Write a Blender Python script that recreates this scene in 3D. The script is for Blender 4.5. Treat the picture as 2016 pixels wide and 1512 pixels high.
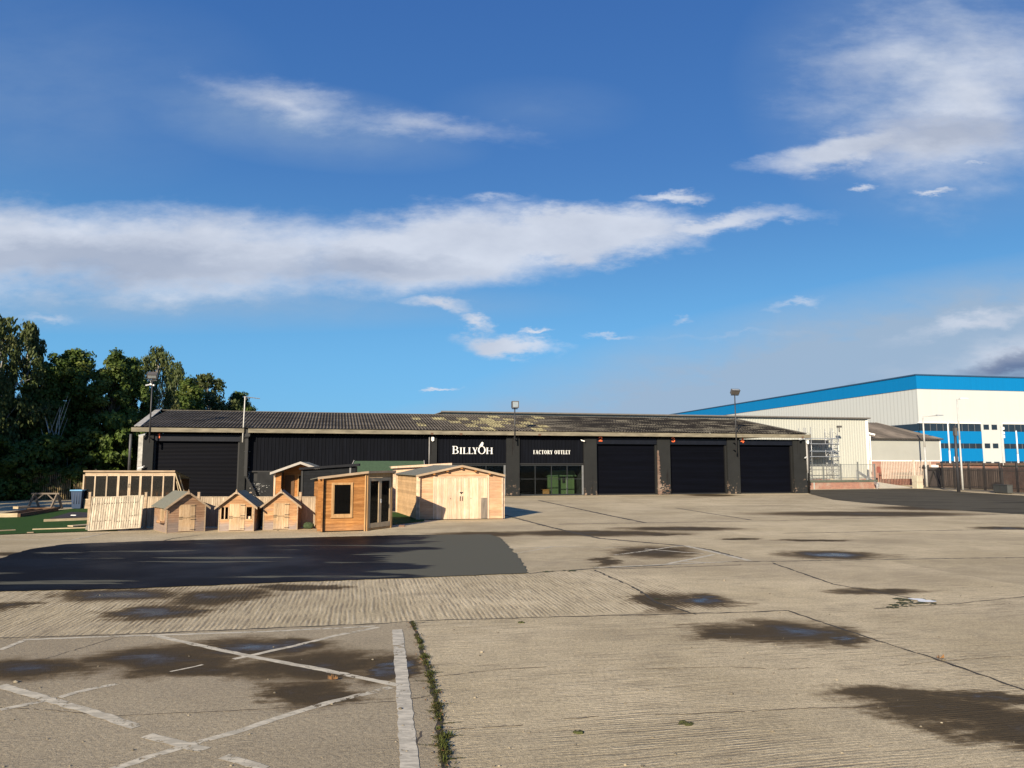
import bpy, math, random
from math import sin, cos, tan, pi, radians, atan, atan2, sqrt, floor, hypot
from mathutils import Vector, Matrix
random.seed(7)
for o in list(bpy.data.objects): bpy.data.objects.remove(o, do_unlink=True)
scene = bpy.context.scene
COL = scene.collection
# ------------------------------------------------------------------ camera
FPX, TH, H = 1456.0, atan((915-756)/1456.0), 2.4
cam_d = bpy.data.cameras.new('camera'); cam = bpy.data.objects.new('camera', cam_d); COL.objects.link(cam)
cam.location = (0, 0, H); cam.rotation_euler = (pi/2+TH, 0, 0)
cam_d.sensor_width = 36; cam_d.sensor_fit = 'HORIZONTAL'; cam_d.lens = 36*FPX/2016.0
cam_d.clip_start = 0.1; cam_d.clip_end = 5000
scene.camera = cam
scene.view_settings.view_transform = 'Standard'; scene.view_settings.look = 'None'
scene.view_settings.gamma = 1; scene.view_settings.use_curve_mapping = False
scene.view_settings.exposure = 0.75
SUN_EL, SUN_DIR = radians(21.0), Vector((0.36, 0.93, 0)).normalized()   # horizontal direction the light travels
# ------------------------------------------------------------------ node helper
class NT:
    def __init__(s, tree): s.t = tree; s.N = tree.nodes; s.L = tree.links
    def n(s, typ, **k):
        q = s.N.new(typ)
        for a, b in k.items(): setattr(q, a, b)
        return q
    def put(s, sock, v):
        if v is None: return
        if isinstance(v, bpy.types.NodeSocket): s.L.new(v, sock)
        elif isinstance(v, (tuple, list)) and len(v) == 3 and sock.type == 'RGBA': sock.default_value = (*v, 1)
        else: sock.default_value = v
    def m(s, op, a, b=None, c=None, clamp=False):
        q = s.n('ShaderNodeMath', operation=op); q.use_clamp = clamp
        s.put(q.inputs[0], a); s.put(q.inputs[1], b)
        if c is not None: s.put(q.inputs[2], c)
        return q.outputs[0]
    def vm(s, op, a, b=None, out=0):
        q = s.n('ShaderNodeVectorMath', operation=op); s.put(q.inputs[0], a)
        if b is not None: s.put(q.inputs[1], b)
        return q.outputs[out]
    def mix(s, f, a, b, blend='MIX'):
        q = s.n('ShaderNodeMix', data_type='RGBA', blend_type=blend)
        s.put(q.inputs[0], f); s.put(q.inputs[6], a); s.put(q.inputs[7], b); return q.outputs[2]
    def ss(s, x, lo, hi):
        q = s.n('ShaderNodeMapRange', interpolation_type='SMOOTHSTEP')
        s.put(q.inputs[0], x); s.put(q.inputs[1], lo); s.put(q.inputs[2], hi); return q.outputs[0]
    def lin(s, x, lo, hi, a=0.0, b=1.0):
        q = s.n('ShaderNodeMapRange'); s.put(q.inputs[0], x); s.put(q.inputs[1], lo); s.put(q.inputs[2], hi)
        s.put(q.inputs[3], a); s.put(q.inputs[4], b); return q.outputs[0]
    def noise(s, v, scale, det=3, rough=.55, col=False):
        q = s.n('ShaderNodeTexNoise'); s.put(q.inputs['Vector'], v); q.inputs['Scale'].default_value = scale
        q.inputs['Detail'].default_value = det; q.inputs['Roughness'].default_value = rough
        return q.outputs[1 if col else 0]
    def mapp(s, v, loc=(0,0,0), rot=(0,0,0), sc=(1,1,1), typ='POINT'):
        q = s.n('ShaderNodeMapping', vector_type=typ); s.put(q.inputs[0], v)
        q.inputs[1].default_value = loc; q.inputs[2].default_value = rot; q.inputs[3].default_value = sc
        return q.outputs[0]
    def sep(s, v): q = s.n('ShaderNodeSeparateXYZ'); s.put(q.inputs[0], v); return q.outputs
    def comb(s, x, y, z): 
        q = s.n('ShaderNodeCombineXYZ'); s.put(q.inputs[0], x); s.put(q.inputs[1], y); s.put(q.inputs[2], z); return q.outputs[0]
    def bump(s, h, st, dist=.02):
        q = s.n('ShaderNodeBump'); s.put(q.inputs['Height'], h); s.put(q.inputs['Strength'], st)
        q.inputs['Distance'].default_value = dist; return q.outputs[0]
def srgb(r, g, b):
    f = lambda c: (c/255/12.92) if c <= 10 else ((c/255+.055)/1.055)**2.4
    return (f(r), f(g), f(b))
# ------------------------------------------------------------------ pixel -> place helpers (2016 x 1512 photograph)
cT, sT = cos(TH), sin(TH)
def ray(px, py):
    u = (px-1008)/FPX; v = (756-py)/FPX
    return u, cT-v*sT, sT+v*cT
def G(px, py, z=0.0):
    u, y, w = ray(px, py); t = (z-H)/w; return (u*t, y*t)
def AT(px, py, Y):
    u, y, w = ray(px, py); t = Y/y; return (u*t, Y, H+w*t)
class Fr:                                   # a vertical plane / local frame standing on the ground
    def __init__(s, O, ang): s.O = O; s.a = ang; s.c = cos(ang); s.s = sin(ang)
    def at(s, px, py, yl=0.0):
        d = ray(px, py); ox, oy = -s.O[0], -s.O[1]
        lx, ly = ox*s.c+oy*s.s, -ox*s.s+oy*s.c
        dx, dy = d[0]*s.c+d[1]*s.s, -d[0]*s.s+d[1]*s.c
        t = (yl-ly)/dy; return lx+t*dx, H+t*d[2]
    def X(s, px, py=900, yl=0.0): return s.at(px, py, yl)[0]
    def Z(s, px, py, yl=0.0): return s.at(px, py, yl)[1]
    def W(s, x, y, z=0): return (s.O[0]+x*s.c-y*s.s, s.O[1]+x*s.s+y*s.c, z)
# ------------------------------------------------------------------ world
w = bpy.data.worlds.new('World'); scene.world = w; w.use_nodes = True
t = NT(w.node_tree); t.N.clear()
out = t.n('ShaderNodeOutputWorld'); bg = t.n('ShaderNodeBackground'); t.L.new(bg.outputs[0], out.inputs[0])
SKY_S = 0.085
bg.inputs[1].default_value = SKY_S
sky = t.n('ShaderNodeTexSky', sky_type='NISHITA'); sky.sun_disc = False; sky.sun_elevation = SUN_EL
sky.sun_rotation = atan2(-SUN_DIR.x, -SUN_DIR.y) ; sky.altitude = 0; sky.air_density = 1.0; sky.dust_density = 0.6; sky.ozone_density = 2.2
tc = t.n('ShaderNodeTexCoord'); gv = t.vm('NORMALIZE', tc.outputs['Generated'])
sx, sy, sz = t.sep(gv)
yy = t.m('MAXIMUM', sy, .05)
ca, cb = t.m('DIVIDE', sx, yy), t.m('DIVIDE', sz, yy)
front = t.ss(sy, .08, .3)
P = t.comb(ca, cb, 0.0)
wn = t.noise(t.mapp(P, sc=(1.0, 2.2, 1)), 5.0, 7, .6, True)
wv = t.vm('MULTIPLY', t.vm('SUBTRACT', wn, (.5, .5, .5)), (.16, .075, 0))
wn2 = t.noise(t.mapp(P, sc=(1.0, 2.6, 1)), 22.0, 6, .65, True)
wv2 = t.vm('MULTIPLY', t.vm('SUBTRACT', wn2, (.5, .5, .5)), (.05, .030, 0))
PW = t.vm('ADD', t.vm('ADD', P, wv), wv2)
def skyp(px, py):
    u, y, z = ray(px, py); return u/y, z/y
def blob(px, py, rx, ry, wgt, tilt=0.0, src=None):
    a, b = skyp(px, py); a1, _ = skyp(px+rx, py); _, b1 = skyp(px, py-ry)
    L = t.vm('LENGTH', t.mapp(src or PW, (a, b, 0), (0, 0, radians(tilt)), (abs(a1-a), abs(b1-b), 1e6), 'TEXTURE'), out=1)
    return t.m('MULTIPLY', t.m('SUBTRACT', 1.0, L), wgt)
def union(lst):
    r = lst[0]
    for q in lst[1:]: r = t.m('MAXIMUM', r, q)
    return r
dens = union([blob(*b) for b in [
    (-60,490,640,118,2.2,0),(380,498,540,112,2.2,0),(850,492,380,100,2.6,3),(1130,465,340,66,2.8,5),(1400,438,240,27,1.7,7),
    (560,200,200,52,1.0,-12),(840,248,260,36,.85,-7),(1900,200,290,220,1.35,30),(1680,290,250,46,2.0,12),(1860,270,280,90,1.7,5),(1760,110,280,120,.85,25),
    (1320,386,110,15,1.5,8),(860,606,90,20,1.5,-12),(1000,680,130,24,2.0,-3),(925,640,60,16,1.4,-20),(1050,655,36,9,1.6,0),(1850,380,80,10,1.5,5),
    (1690,358,50,8,1.2,0),(1950,325,60,9,1.0,5),(865,776,40,5,1.4,0),(1560,592,60,8,.7,5),(960,400,110,14,.8,0),(100,617,80,12,.8,0),(1350,622,30,9,.9,0),
    (1180,660,90,6,.8,0),(1930,642,240,24,1.1,10),(1990,700,300,50,1.0,10),(1420,655,160,8,.55,4)]])
nz = t.noise(t.mapp(P, sc=(1.0, 2.4, 1)), 9.0, 8, .62)
dens = t.m('ADD', dens, t.m('MULTIPLY', t.m('SUBTRACT', nz, .52), 1.15))
cover = t.ss(dens, -.05, 1.5)
veil = union([blob(*b, P) for b in [(60,180,520,230,.25,0),(300,600,900,60,.75,0),(2150,770,1600,290,3.4,8),(1500,835,950,150,2.6,5),(560,240,420,90,.6,-8),(1850,160,420,300,.6,0),(1060,215,220,70,.18,0)]])
veil = t.m('MULTIPLY', t.m('MAXIMUM', veil, 0.0), t.lin(nz, .3, .7, .55, 1.15))
veil = t.m('MINIMUM', veil, 1.0)
# shading inside clouds: bright crests, greyer bellies
inner = t.noise(t.mapp(P, (3, 1, 0), sc=(1.0, 2.0, 1)), 6.0, 5, .55)
belly = union([blob(*b) for b in [(150,515,620,55,1.5,0),(700,520,300,40,1.2,0),(1850,265,230,50,1.3,3),(2100,712,260,36,2.2,8),(1900,770,420,30,.8,4)]])
belly = t.m('MAXIMUM', belly, 0.0, clamp=True)
K = 1/SKY_S
def sc(c, k=1.0): return tuple(x*K*k for x in c)
EXPK = 1/ (2**scene.view_settings.exposure)
cl_hi, cl_lo = sc(srgb(222, 228, 240), EXPK), sc(srgb(146, 158, 182), EXPK)
ccol = t.mix(t.m('MULTIPLY', t.lin(inner, .35, .65), .35), cl_hi, cl_lo)
ccol = t.mix(t.m('MULTIPLY', belly, .58), ccol, cl_lo)
# clear-sky tone: the Nishita sky toned by elevation
el = t.m('ARCSINE', sz)
skyc = t.mix(t.ss(el, .02, .75), sc(srgb(112, 190, 240), EXPK), sc(srgb(40, 84, 150), EXPK))
skyc2 = t.mix(t.ss(el, .12, .42), skyc, sc(srgb(62, 114, 190), EXPK))
skyc = t.mix(.65, skyc, skyc2)
nish = t.mix(1.0, sky.outputs[0], (.41, .56, .80), 'MULTIPLY')
base = t.mix(.72, nish, skyc)
base = t.mix(t.m('MULTIPLY', t.m('MULTIPLY', veil, front), .9), base, t.mix(belly, sc(srgb(160, 181, 205), EXPK), sc(srgb(104, 116, 148), EXPK)))
fin = t.mix(t.m('MULTIPLY', t.m('MULTIPLY', cover, front), .92), base, ccol)
t.L.new(fin, bg.inputs[0])
# ------------------------------------------------------------------ sun
sd = bpy.data.lights.new('sun', 'SUN'); so = bpy.data.objects.new('sun', sd); COL.objects.link(so)
sd.energy = 5.0; sd.angle = radians(.5); sd.color = (1.0, .86, .66)
dirv = Vector((SUN_DIR.x*cos(SUN_EL), SUN_DIR.y*cos(SUN_EL), -sin(SUN_EL)))
so.rotation_euler = dirv.to_track_quat('-Z', 'Y').to_euler(); so.location = (-20, -40, 40)
# ------------------------------------------------------------------ object helpers
def props(o, label=None, cat=None, group=None, kind=None):
    for k, v in (('label', label), ('category', cat), ('group', group), ('kind', kind)):
        if v: o[k] = v
    return o
def root(name, loc, rz, label, cat, group=None):
    o = bpy.data.objects.new(name, None); COL.objects.link(o); o.location = loc if len(loc) == 3 else (*loc, 0)
    o.rotation_euler = (0, 0, rz); o.empty_display_size = .2
    return props(o, label, cat, group)
def copy_tree(o, parent=None):
    c = o.copy(); COL.objects.link(c)
    if parent: c.parent = parent
    for ch in [k for k in bpy.data.objects if k.parent == o]: copy_tree(ch, c)
    return c
class MB:
    def __init__(s): s.v = []; s.f = []; s.t = []; s.tint = .5; s.T = None; s.sm = []
    def V(s, p):
        p = tuple(p)
        if s.T: p = s.T(*p)
        s.v.append(p); return len(s.v)-1
    def F(s, pts, smooth=False):
        s.f.append([s.V(p) for p in pts]); s.t.append(s.tint); s.sm.append(smooth)
    def box(s, x0, x1, y0, y1, z0, z1):
        i = [s.V((x, y, z)) for z in (z0, z1) for y in (y0, y1) for x in (x0, x1)]
        for q in ((0,2,3,1),(4,5,7,6),(0,1,5,4),(2,6,7,3),(0,4,6,2),(1,3,7,5)):
            s.f.append([i[k] for k in q]); s.t.append(s.tint); s.sm.append(False)
        return s
    def prism(s, poly, y0, y1):               # polygon in x,z extruded along y (front y0)
        n = len(poly); a = [s.V((x, y0, z)) for x, z in poly]; b = [s.V((x, y1, z)) for x, z in poly]
        fs = [a, b[::-1]]+[[a[i], b[i], b[(i+1) % n], a[(i+1) % n]] for i in range(n)]
        for q in fs: s.f.append(q); s.t.append(s.tint); s.sm.append(False)
        return s
    def slab(s, poly, z0, z1):                # polygon in x,y extruded in z
        n = len(poly); a = [s.V((x, y, z0)) for x, y in poly]; b = [s.V((x, y, z1)) for x, y in poly]
        for q in [a[::-1], b]+[[a[i], a[(i+1) % n], b[(i+1) % n], b[i]] for i in range(n)]:
            s.f.append(q); s.t.append(s.tint); s.sm.append(False)
        return s
    def bar(s, p0, p1, w, h=None, up=(0,0,1)):   # rectangular bar between two points
        h = h or w; p0, p1 = Vector(p0), Vector(p1); d = (p1-p0).normalized(); u = Vector(up)
        if abs(d.dot(u)) > .98: u = Vector((0, 1, 0))
        r = d.cross(u).normalized(); u = r.cross(d)
        i = [s.V(p+r*a*w/2+u*b*h/2) for p in (p0, p1) for a, b in ((-1,-1),(1,-1),(1,1),(-1,1))]
        for q in ((0,1,2,3),(7,6,5,4),(0,4,5,1),(1,5,6,2),(2,6,7,3),(3,7,4,0)):
            s.f.append([i[k] for k in q]); s.t.append(s.tint); s.sm.append(False)
        return s
    def tube(s, p0, p1, r0, r1=None, n=8, cap=True):
        r1 = r0 if r1 is None else r1; p0, p1 = Vector(p0), Vector(p1); d = (p1-p0).normalized()
        u = d.orthogonal().normalized(); v = d.cross(u)
        a = [s.V(p0+(u*cos(2*pi*k/n)+v*sin(2*pi*k/n))*r0) for k in range(n)]
        b = [s.V(p1+(u*cos(2*pi*k/n)+v*sin(2*pi*k/n))*r1) for k in range(n)]
        for k in range(n): s.f.append([a[k], a[(k+1) % n], b[(k+1) % n], b[k]]); s.t.append(s.tint); s.sm.append(True)
        if cap:
            for q in (a[::-1], b): s.f.append(q); s.t.append(s.tint); s.sm.append(False)
        return s
    def hb(s, poly, y, bh=.12, th=.018, back=.03, z0=None):     # horizontal shiplap boards on face y (front towards -y)
        zs = [p[1] for p in poly]; z = floor((min(zs) if z0 is None else z0)/bh)*bh if z0 is None else z0
        while z < max(zs):
            q = clip(clip(poly, 1, z, 1), 1, z+bh, -1)
            if len(q) >= 3:
                s.tint = random.random(); f = lambda zz: y-th*(1-.75*(zz-z)/bh)
                a = [s.V((x, f(zz), zz)) for x, zz in q]; b = [s.V((x, y+back, zz)) for x, zz in q]; n = len(q)
                for fc in [a]+[[a[i], b[i], b[(i+1) % n], a[(i+1) % n]] for i in range(n)]:
                    s.f.append(fc); s.t.append(s.tint); s.sm.append(False)
            z += bh
        return s
    def vb(s, poly, y, bw=.1, th=.016, gap=.006, back=.03, lap=False):
        xs = [p[0] for p in poly]; x = min(xs)
        while x < max(xs)-.004:
            q = clip(clip(poly, 0, x+gap/2, 1), 0, min(x+bw, max(xs))-gap/2, -1)
            if len(q) >= 3:
                s.tint = random.random(); f = (lambda xx: y-th*(.3+.7*(xx-x)/bw)) if lap else (lambda xx: y-th)
                a = [s.V((xx, f(xx), zz)) for xx, zz in q]; b = [s.V((xx, y+back, zz)) for xx, zz in q]; n = len(q)
                for fc in [a]+[[a[i], b[i], b[(i+1) % n], a[(i+1) % n]] for i in range(n)]:
                    s.f.append(fc); s.t.append(s.tint); s.sm.append(False)
            x += bw
        return s
    def corr(s, x0, x1, z0, z1, y, pitch=.25, amp=.035):          # trapezoid sheet
        x = x0; prof = [(0, 0), (.35, 0), (.45, -amp), (.9, -amp)]; pts = []
        while x < x1:
            for a, b in prof:
                if x+a*pitch <= x1: pts.append((x+a*pitch, y+b))
            x += pitch
        pts.append((x1, pts[-1][1]))
        for (xa, ya), (xb, yb) in zip(pts, pts[1:]): s.F([(xa, ya, z0), (xb, yb, z0), (xb, yb, z1), (xa, ya, z1)])
        return s
    def sphere(s, c, r, n=10, m=6, sc=(1,1,1), jit=0):
        rows = []
        for j in range(m+1):
            ph = pi*j/m; row = []
            for k in range(n):
                rr = r*(1+random.uniform(-jit, jit))
                row.append(s.V((c[0]+rr*sin(ph)*cos(2*pi*k/n)*sc[0], c[1]+rr*sin(ph)*sin(2*pi*k/n)*sc[1], c[2]+rr*cos(ph)*sc[2])))
            rows.append(row)
        for j in range(m):
            for k in range(n):
                s.f.append([rows[j][k], rows[j+1][k], rows[j+1][(k+1) % n], rows[j][(k+1) % n]]); s.t.append(s.tint); s.sm.append(True)
        return s
    def build(s, name, mat, parent=None, loc=None, label=None):
        me = bpy.data.meshes.new(name); me.from_pydata(s.v, [], s.f)
        me.polygons.foreach_set('use_smooth', s.sm)
        at = me.attributes.new('tint', 'FLOAT', 'FACE'); at.data.foreach_set('value', s.t)
        me.materials.append(mat); me.update()
        o = bpy.data.objects.new(name, me); COL.objects.link(o)
        if parent: o.parent = parent
        if loc: o.location = loc
        if label: o['label'] = label
        return o
def clip(poly, ax, v, sg):
    out = []; n = len(poly)
    for i in range(n):
        a, b = poly[i], poly[(i+1) % n]; da, db = (a[ax]-v)*sg, (b[ax]-v)*sg
        if da >= 0: out.append(a)
        if da*db < 0: k = da/(da-db); out.append((a[0]+(b[0]-a[0])*k, a[1]+(b[1]-a[1])*k))
    return out
def rect(x0, x1, z0, z1): return [(x0, z0), (x1, z0), (x1, z1), (x0, z1)]
def rotT(ox, oy, ang, k=0.0):            # place a wall: local x along ang (in thing's frame); -y is outwards
    c, s_ = cos(ang), sin(ang)
    return lambda x, y, z: (ox+x*c-y*s_, oy+x*s_+y*c, z)
# ------------------------------------------------------------------ materials
MATS = {}
def newmat(name):
    m = bpy.data.materials.new(name); m.use_nodes = True; t = NT(m.node_tree); t.N.clear()
    o = t.n('ShaderNodeOutputMaterial'); b = t.n('ShaderNodeBsdfPrincipled'); t.L.new(b.outputs[0], o.inputs[0])
    t.b = b; t.o = o; return m, t
def mat(name, col, rough=.7, metal=0.0, var=.18, scale=4.0, bump=0.0, spec=.5, streak=(1,1,1)):
    if name in MATS: return MATS[name]
    m, t = newmat(name); tc = t.n('ShaderNodeTexCoord').outputs['Object']
    n1 = t.noise(t.mapp(tc, sc=streak), scale, 5, .6); at = t.n('ShaderNodeAttribute', attribute_name='tint').outputs['Fac']
    f = t.m('MULTIPLY', t.lin(n1, .25, .75, 1-var, 1+var), t.lin(at, 0, 1, 1-var*.6, 1+var*.6))
    t.put(t.b.inputs['Base Color'], t.mix(1.0, col, t.comb(f, f, f), 'MULTIPLY'))
    t.b.inputs['Roughness'].default_value = rough; t.b.inputs['Metallic'].default_value = metal
    t.b.inputs['Specular IOR Level'].default_value = spec
    if bump: t.put(t.b.inputs['Normal'], t.bump(t.noise(tc, scale*6, 4), bump))
    MATS[name] = m; return m
def wood(name, c1, c2, axis=0, weather=0.0, wz=.45, grey=(.24, .22, .20), var=.28):
    if name in MATS: return MATS[name]
    c1, c2 = [tuple(x*.80 for x in c) for c in (c1, c2)]
    m, t = newmat(name); tc = t.n('ShaderNodeTexCoord').outputs['Object']
    at = t.n('ShaderNodeAttribute', attribute_name='tint').outputs['Fac']
    s3 = (.12, 1, 1) if axis == 0 else (1, 1, .12)
    off = t.comb(t.m('MULTIPLY', at, 37.0), t.m('MULTIPLY', at, 11.0), t.m('MULTIPLY', at, 23.0))
    v = t.vm('ADD', t.mapp(tc, sc=s3), off)
    g = t.noise(v, 14, 5, .65); g2 = t.noise(t.mapp(v, sc=(1, 1, 1)), 45, 3, .6)
    f = t.m('ADD', t.m('MULTIPLY', g, .7), t.m('MULTIPLY', g2, .3))
    c = t.mix(t.ss(f, .35, .66), c1, c2)
    big = t.noise(tc, 1.6, 4, .6)
    k = t.m('MULTIPLY', t.lin(at, 0, 1, 1-var*.6, 1+var*.6), t.lin(big, .3, .7, .86, 1.12))
    c = t.mix(1.0, c, t.comb(k, k, k), 'MULTIPLY')
    kn = t.n('ShaderNodeTexVoronoi'); t.put(kn.inputs['Vector'], t.mapp(v, sc=(2.5, 2.5, 2.5))); kn.inputs['Scale'].default_value = 2.2
    c = t.mix(t.m('MULTIPLY', t.ss(kn.outputs['Distance'], .10, .05), .45), c, tuple(x*.35 for x in c1))
    if weather:
        z = t.sep(tc)[2]
        wv = t.ss(t.m('ADD', z, t.m('MULTIPLY', t.m('SUBTRACT', big, .5), wz*1.6)), wz*1.25, wz*.55)
        wv = t.m('MAXIMUM', t.m('MULTIPLY', wv, weather), t.m('MULTIPLY', t.ss(t.noise(v, 5, 4), .55, .8), weather*.5))
        c = t.mix(wv, c, t.mix(g, tuple(x*.6 for x in grey), tuple(x*1.35 for x in grey)))
    t.put(t.b.inputs['Base Color'], c); t.b.inputs['Roughness'].default_value = .8; t.b.inputs['Specular IOR Level'].default_value = .2
    t.put(t.b.inputs['Normal'], t.bump(f, .35, .006)); MATS[name] = m; return m
def glassmat(name, tint=(.5, .5, .5), tr=.7, rough=.02, ior=1.5):
    if name in MATS: return MATS[name]
    m, t = newmat(name); t.N.remove(t.b)
    g = t.n('ShaderNodeBsdfGlossy'); g.inputs['Roughness'].default_value = rough; g.inputs['Color'].default_value = (.9, .95, 1, 1)
    tr_ = t.n('ShaderNodeBsdfTransparent'); tr_.inputs['Color'].default_value = (*tint, 1)
    d = t.n('ShaderNodeBsdfDiffuse'); d.inputs['Color'].default_value = (.03, .03, .03, 1)
    mx0 = t.n('ShaderNodeMixShader'); mx0.inputs[0].default_value = tr; t.L.new(d.outputs[0], mx0.inputs[1]); t.L.new(tr_.outputs[0], mx0.inputs[2])
    fr = t.n('ShaderNodeFresnel'); fr.inputs['IOR'].default_value = ior
    mx = t.n('ShaderNodeMixShader'); t.L.new(fr.outputs[0], mx.inputs[0]); t.L.new(mx0.outputs[0], mx.inputs[1]); t.L.new(g.outputs[0], mx.inputs[2])
    t.L.new(mx.outputs[0], t.o.inputs[0]); MATS[name] = m; return m
def brickmat(name, c1=(.33, .12, .07), c2=(.22, .08, .05), mortar=(.38, .33, .28), sc_=1.0, rot=True):
    if name in MATS: return MATS[name]
    m, t = newmat(name); tc = t.n('ShaderNodeTexCoord').outputs['Object']
    x, y, z = t.sep(tc); v = t.comb(t.m('ADD', x, y), z, 0.0)
    b = t.n('ShaderNodeTexBrick'); t.put(b.inputs['Vector'], v); b.inputs['Scale'].default_value = sc_
    b.inputs['Brick Width'].default_value = .225; b.inputs['Row Height'].default_value = .075; b.inputs['Mortar Size'].default_value = .008
    t.put(b.inputs['Color1'], c1); t.put(b.inputs['Color2'], c2); t.put(b.inputs['Mortar'], mortar)
    n = t.noise(tc, 1.2, 5); t.put(t.b.inputs['Base Color'], t.mix(t.m('MULTIPLY', t.ss(n, .45, .75), .5), b.outputs[0], (.40, .33, .26)))
    t.b.inputs['Roughness'].default_value = .9; MATS[name] = m; return m

M_pine   = wood('pale_pine', (.50, .31, .15), (.66, .45, .25), 0)
M_pineV  = wood('pale_pine_vertical', (.66, .455, .29), (.78, .59, .44), 2, .12, .3)
M_pinkH  = wood('larch_board', (.56, .32, .18), (.68, .44, .27), 0, .10, .25)
M_amber  = wood('amber_log', (.30, .125, .035), (.50, .235, .075), 0, .12, .3)
M_amberV = wood('amber_trim', (.42, .24, .10), (.56, .35, .17), 2)
M_trim   = wood('weathered_trim', (.36, .26, .17), (.50, .38, .26), 0)
M_play   = wood('playhouse_board', (.40, .20, .09), (.58, .34, .17), 0, .85, .36, (.26, .22, .20))
M_play1  = wood('playhouse_board_grey', (.27, .15, .085), (.38, .24, .15), 0, .85, .5, (.22, .175, .15))
M_doorV  = wood('stable_door_board', (.46, .30, .16), (.64, .46, .28), 2, .35, .25, (.36, .31, .26))
M_fenceV = wood('grey_fence_board', (.34, .26, .18), (.52, .42, .30), 2, .3, .5, (.34, .29, .24))
M_panelV = wood('leaning_panel_board', (.40, .33, .24), (.66, .57, .43), 2, .25, .6, (.30, .25, .20), .4)
M_plank  = wood('fresh_plank', (.46, .36, .22), (.62, .50, .33), 0)
M_blackW = mat('black_painted_board', (.010, .011, .013), .7, spec=.12, var=.35, scale=6, bump=.1)
M_felt   = mat('grey_roof_felt', (.150, .148, .112), .9, var=.14, scale=9, bump=.35)
M_gfelt  = mat('green_roof_felt', (.038, .072, .034), .95, var=.25, scale=9, bump=.35)
M_iron   = mat('black_iron', (.015, .015, .015), .5, .3)
M_galv   = mat('galvanised_steel', (.42, .43, .44), .45, .6, var=.2, scale=5)
M_white  = mat('white_plastic', (.75, .75, .72), .45, var=.06)
M_pgrey  = mat('charcoal_paint', (.030, .032, .034), .62, var=.3, scale=2.0, bump=.12)
M_clad   = mat('dark_sheet_cladding', (.0034, .0042, .0070), .7, var=.45, scale=1.6, streak=(3, 3, .25), spec=.08)
M_shut   = mat('dark_shutter', (.0016, .0021, .0048), .6, var=.35, scale=1.2, streak=(.3, 1, 3), spec=.10)
M_blackG = mat('matt_black', (.008, .008, .008), .6)
M_conc   = mat('concrete_beam', (.18, .16, .115), .9, var=.45, scale=2.2, bump=.3, streak=(.5, 1, 2))
M_lconc  = mat('pale_concrete', (.62, .55, .40), .9, var=.2, scale=1.5, bump=.25)
M_orange = mat('orange_paint', (.75, .13, .035), .5, var=.1)
M_lamp   = mat('floodlight_case', (.12, .11, .10), .5, .4)
M_glassD = glassmat('dark_pane', (.22, .2, .19), .9, .02, 1.18)
M_glassS = glassmat('showroom_pane', (.80, .85, .82), .97, .02, 1.14)
M_glassC = glassmat('clear_pane', (.8, .8, .78), .95)
M_brick  = brickmat('red_brick')
# ================================================================== GROUND
ALPHA = radians(11.5)
WET = [ # px, py, rx, ry, weight(1 = puddle possible)
 (225,1172,150,17,1),(300,1207,120,22,1),(425,1176,130,22,.6),(590,1156,110,7,.3),(20,1192,60,10,.5),
 (50,1320,190,30,.8),(330,1296,190,32,.8),(510,1272,160,24,1),(620,1312,190,38,.5),(775,1318,75,32,1),(620,1366,130,32,.3),(400,1320,200,22,.3),
 (1300,1188,62,26,.2),(1385,1184,78,18,1),(1440,1246,120,22,.3),(1565,1246,150,30,.8),(1660,1262,80,14,.8),
 (1760,1368,170,20,.1),(1850,1398,170,42,.2),(1990,1436,170,55,.3),(1940,1370,120,18,.5),
 (1640,1093,130,10,1),(1290,1088,100,15,.2),(1190,1106,40,10,.1),(1160,1050,220,7,.3),(1340,1041,150,5,.2),(1700,1012,260,6,.3),(1850,1001,160,5,.5),
 (1400,975,60,3,.1),(1300,1052,60,4,.1),(1460,1061,40,3,.2),(1980,1040,80,4,.6),(1600,1064,90,3,.1),(1740,1165,120,8,.1),(950,1052,120,6,.3),(90,1040,200,4,.1),(40,1090,60,5,.1)]
def wetmask(t, pw, lst):
    acc = None
    for px, py, rx, ry, k in lst:
        c = G(px, py); a = G(px+rx, py); n = G(px, py+ry); f = G(px, py-ry)
        RX = hypot(a[0]-c[0], a[1]-c[1]); RY = abs(f[1]-n[1])/2; cy = (f[1]+n[1])/2
        ang = atan2(c[0], c[1])
        L = t.vm('LENGTH', t.mapp(pw, (c[0]*cy/c[1], cy, 0), (0, 0, 0 if RX > RY else -ang*.6), (RX, RY, 1e6), 'TEXTURE'), out=1)
        q = t.n('ShaderNodeVectorMath', operation='MULTIPLY_ADD'); t.put(q.inputs[0], L); q.inputs[1].default_value = (-1, -1, 0); q.inputs[2].default_value = (1, 1+(k-1.0)*.55, 0)
        acc = q.outputs[0] if acc is None else t.vm('MAXIMUM', acc, q.outputs[0])
    z = t.sep(acc); return z[0], z[1]
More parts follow.
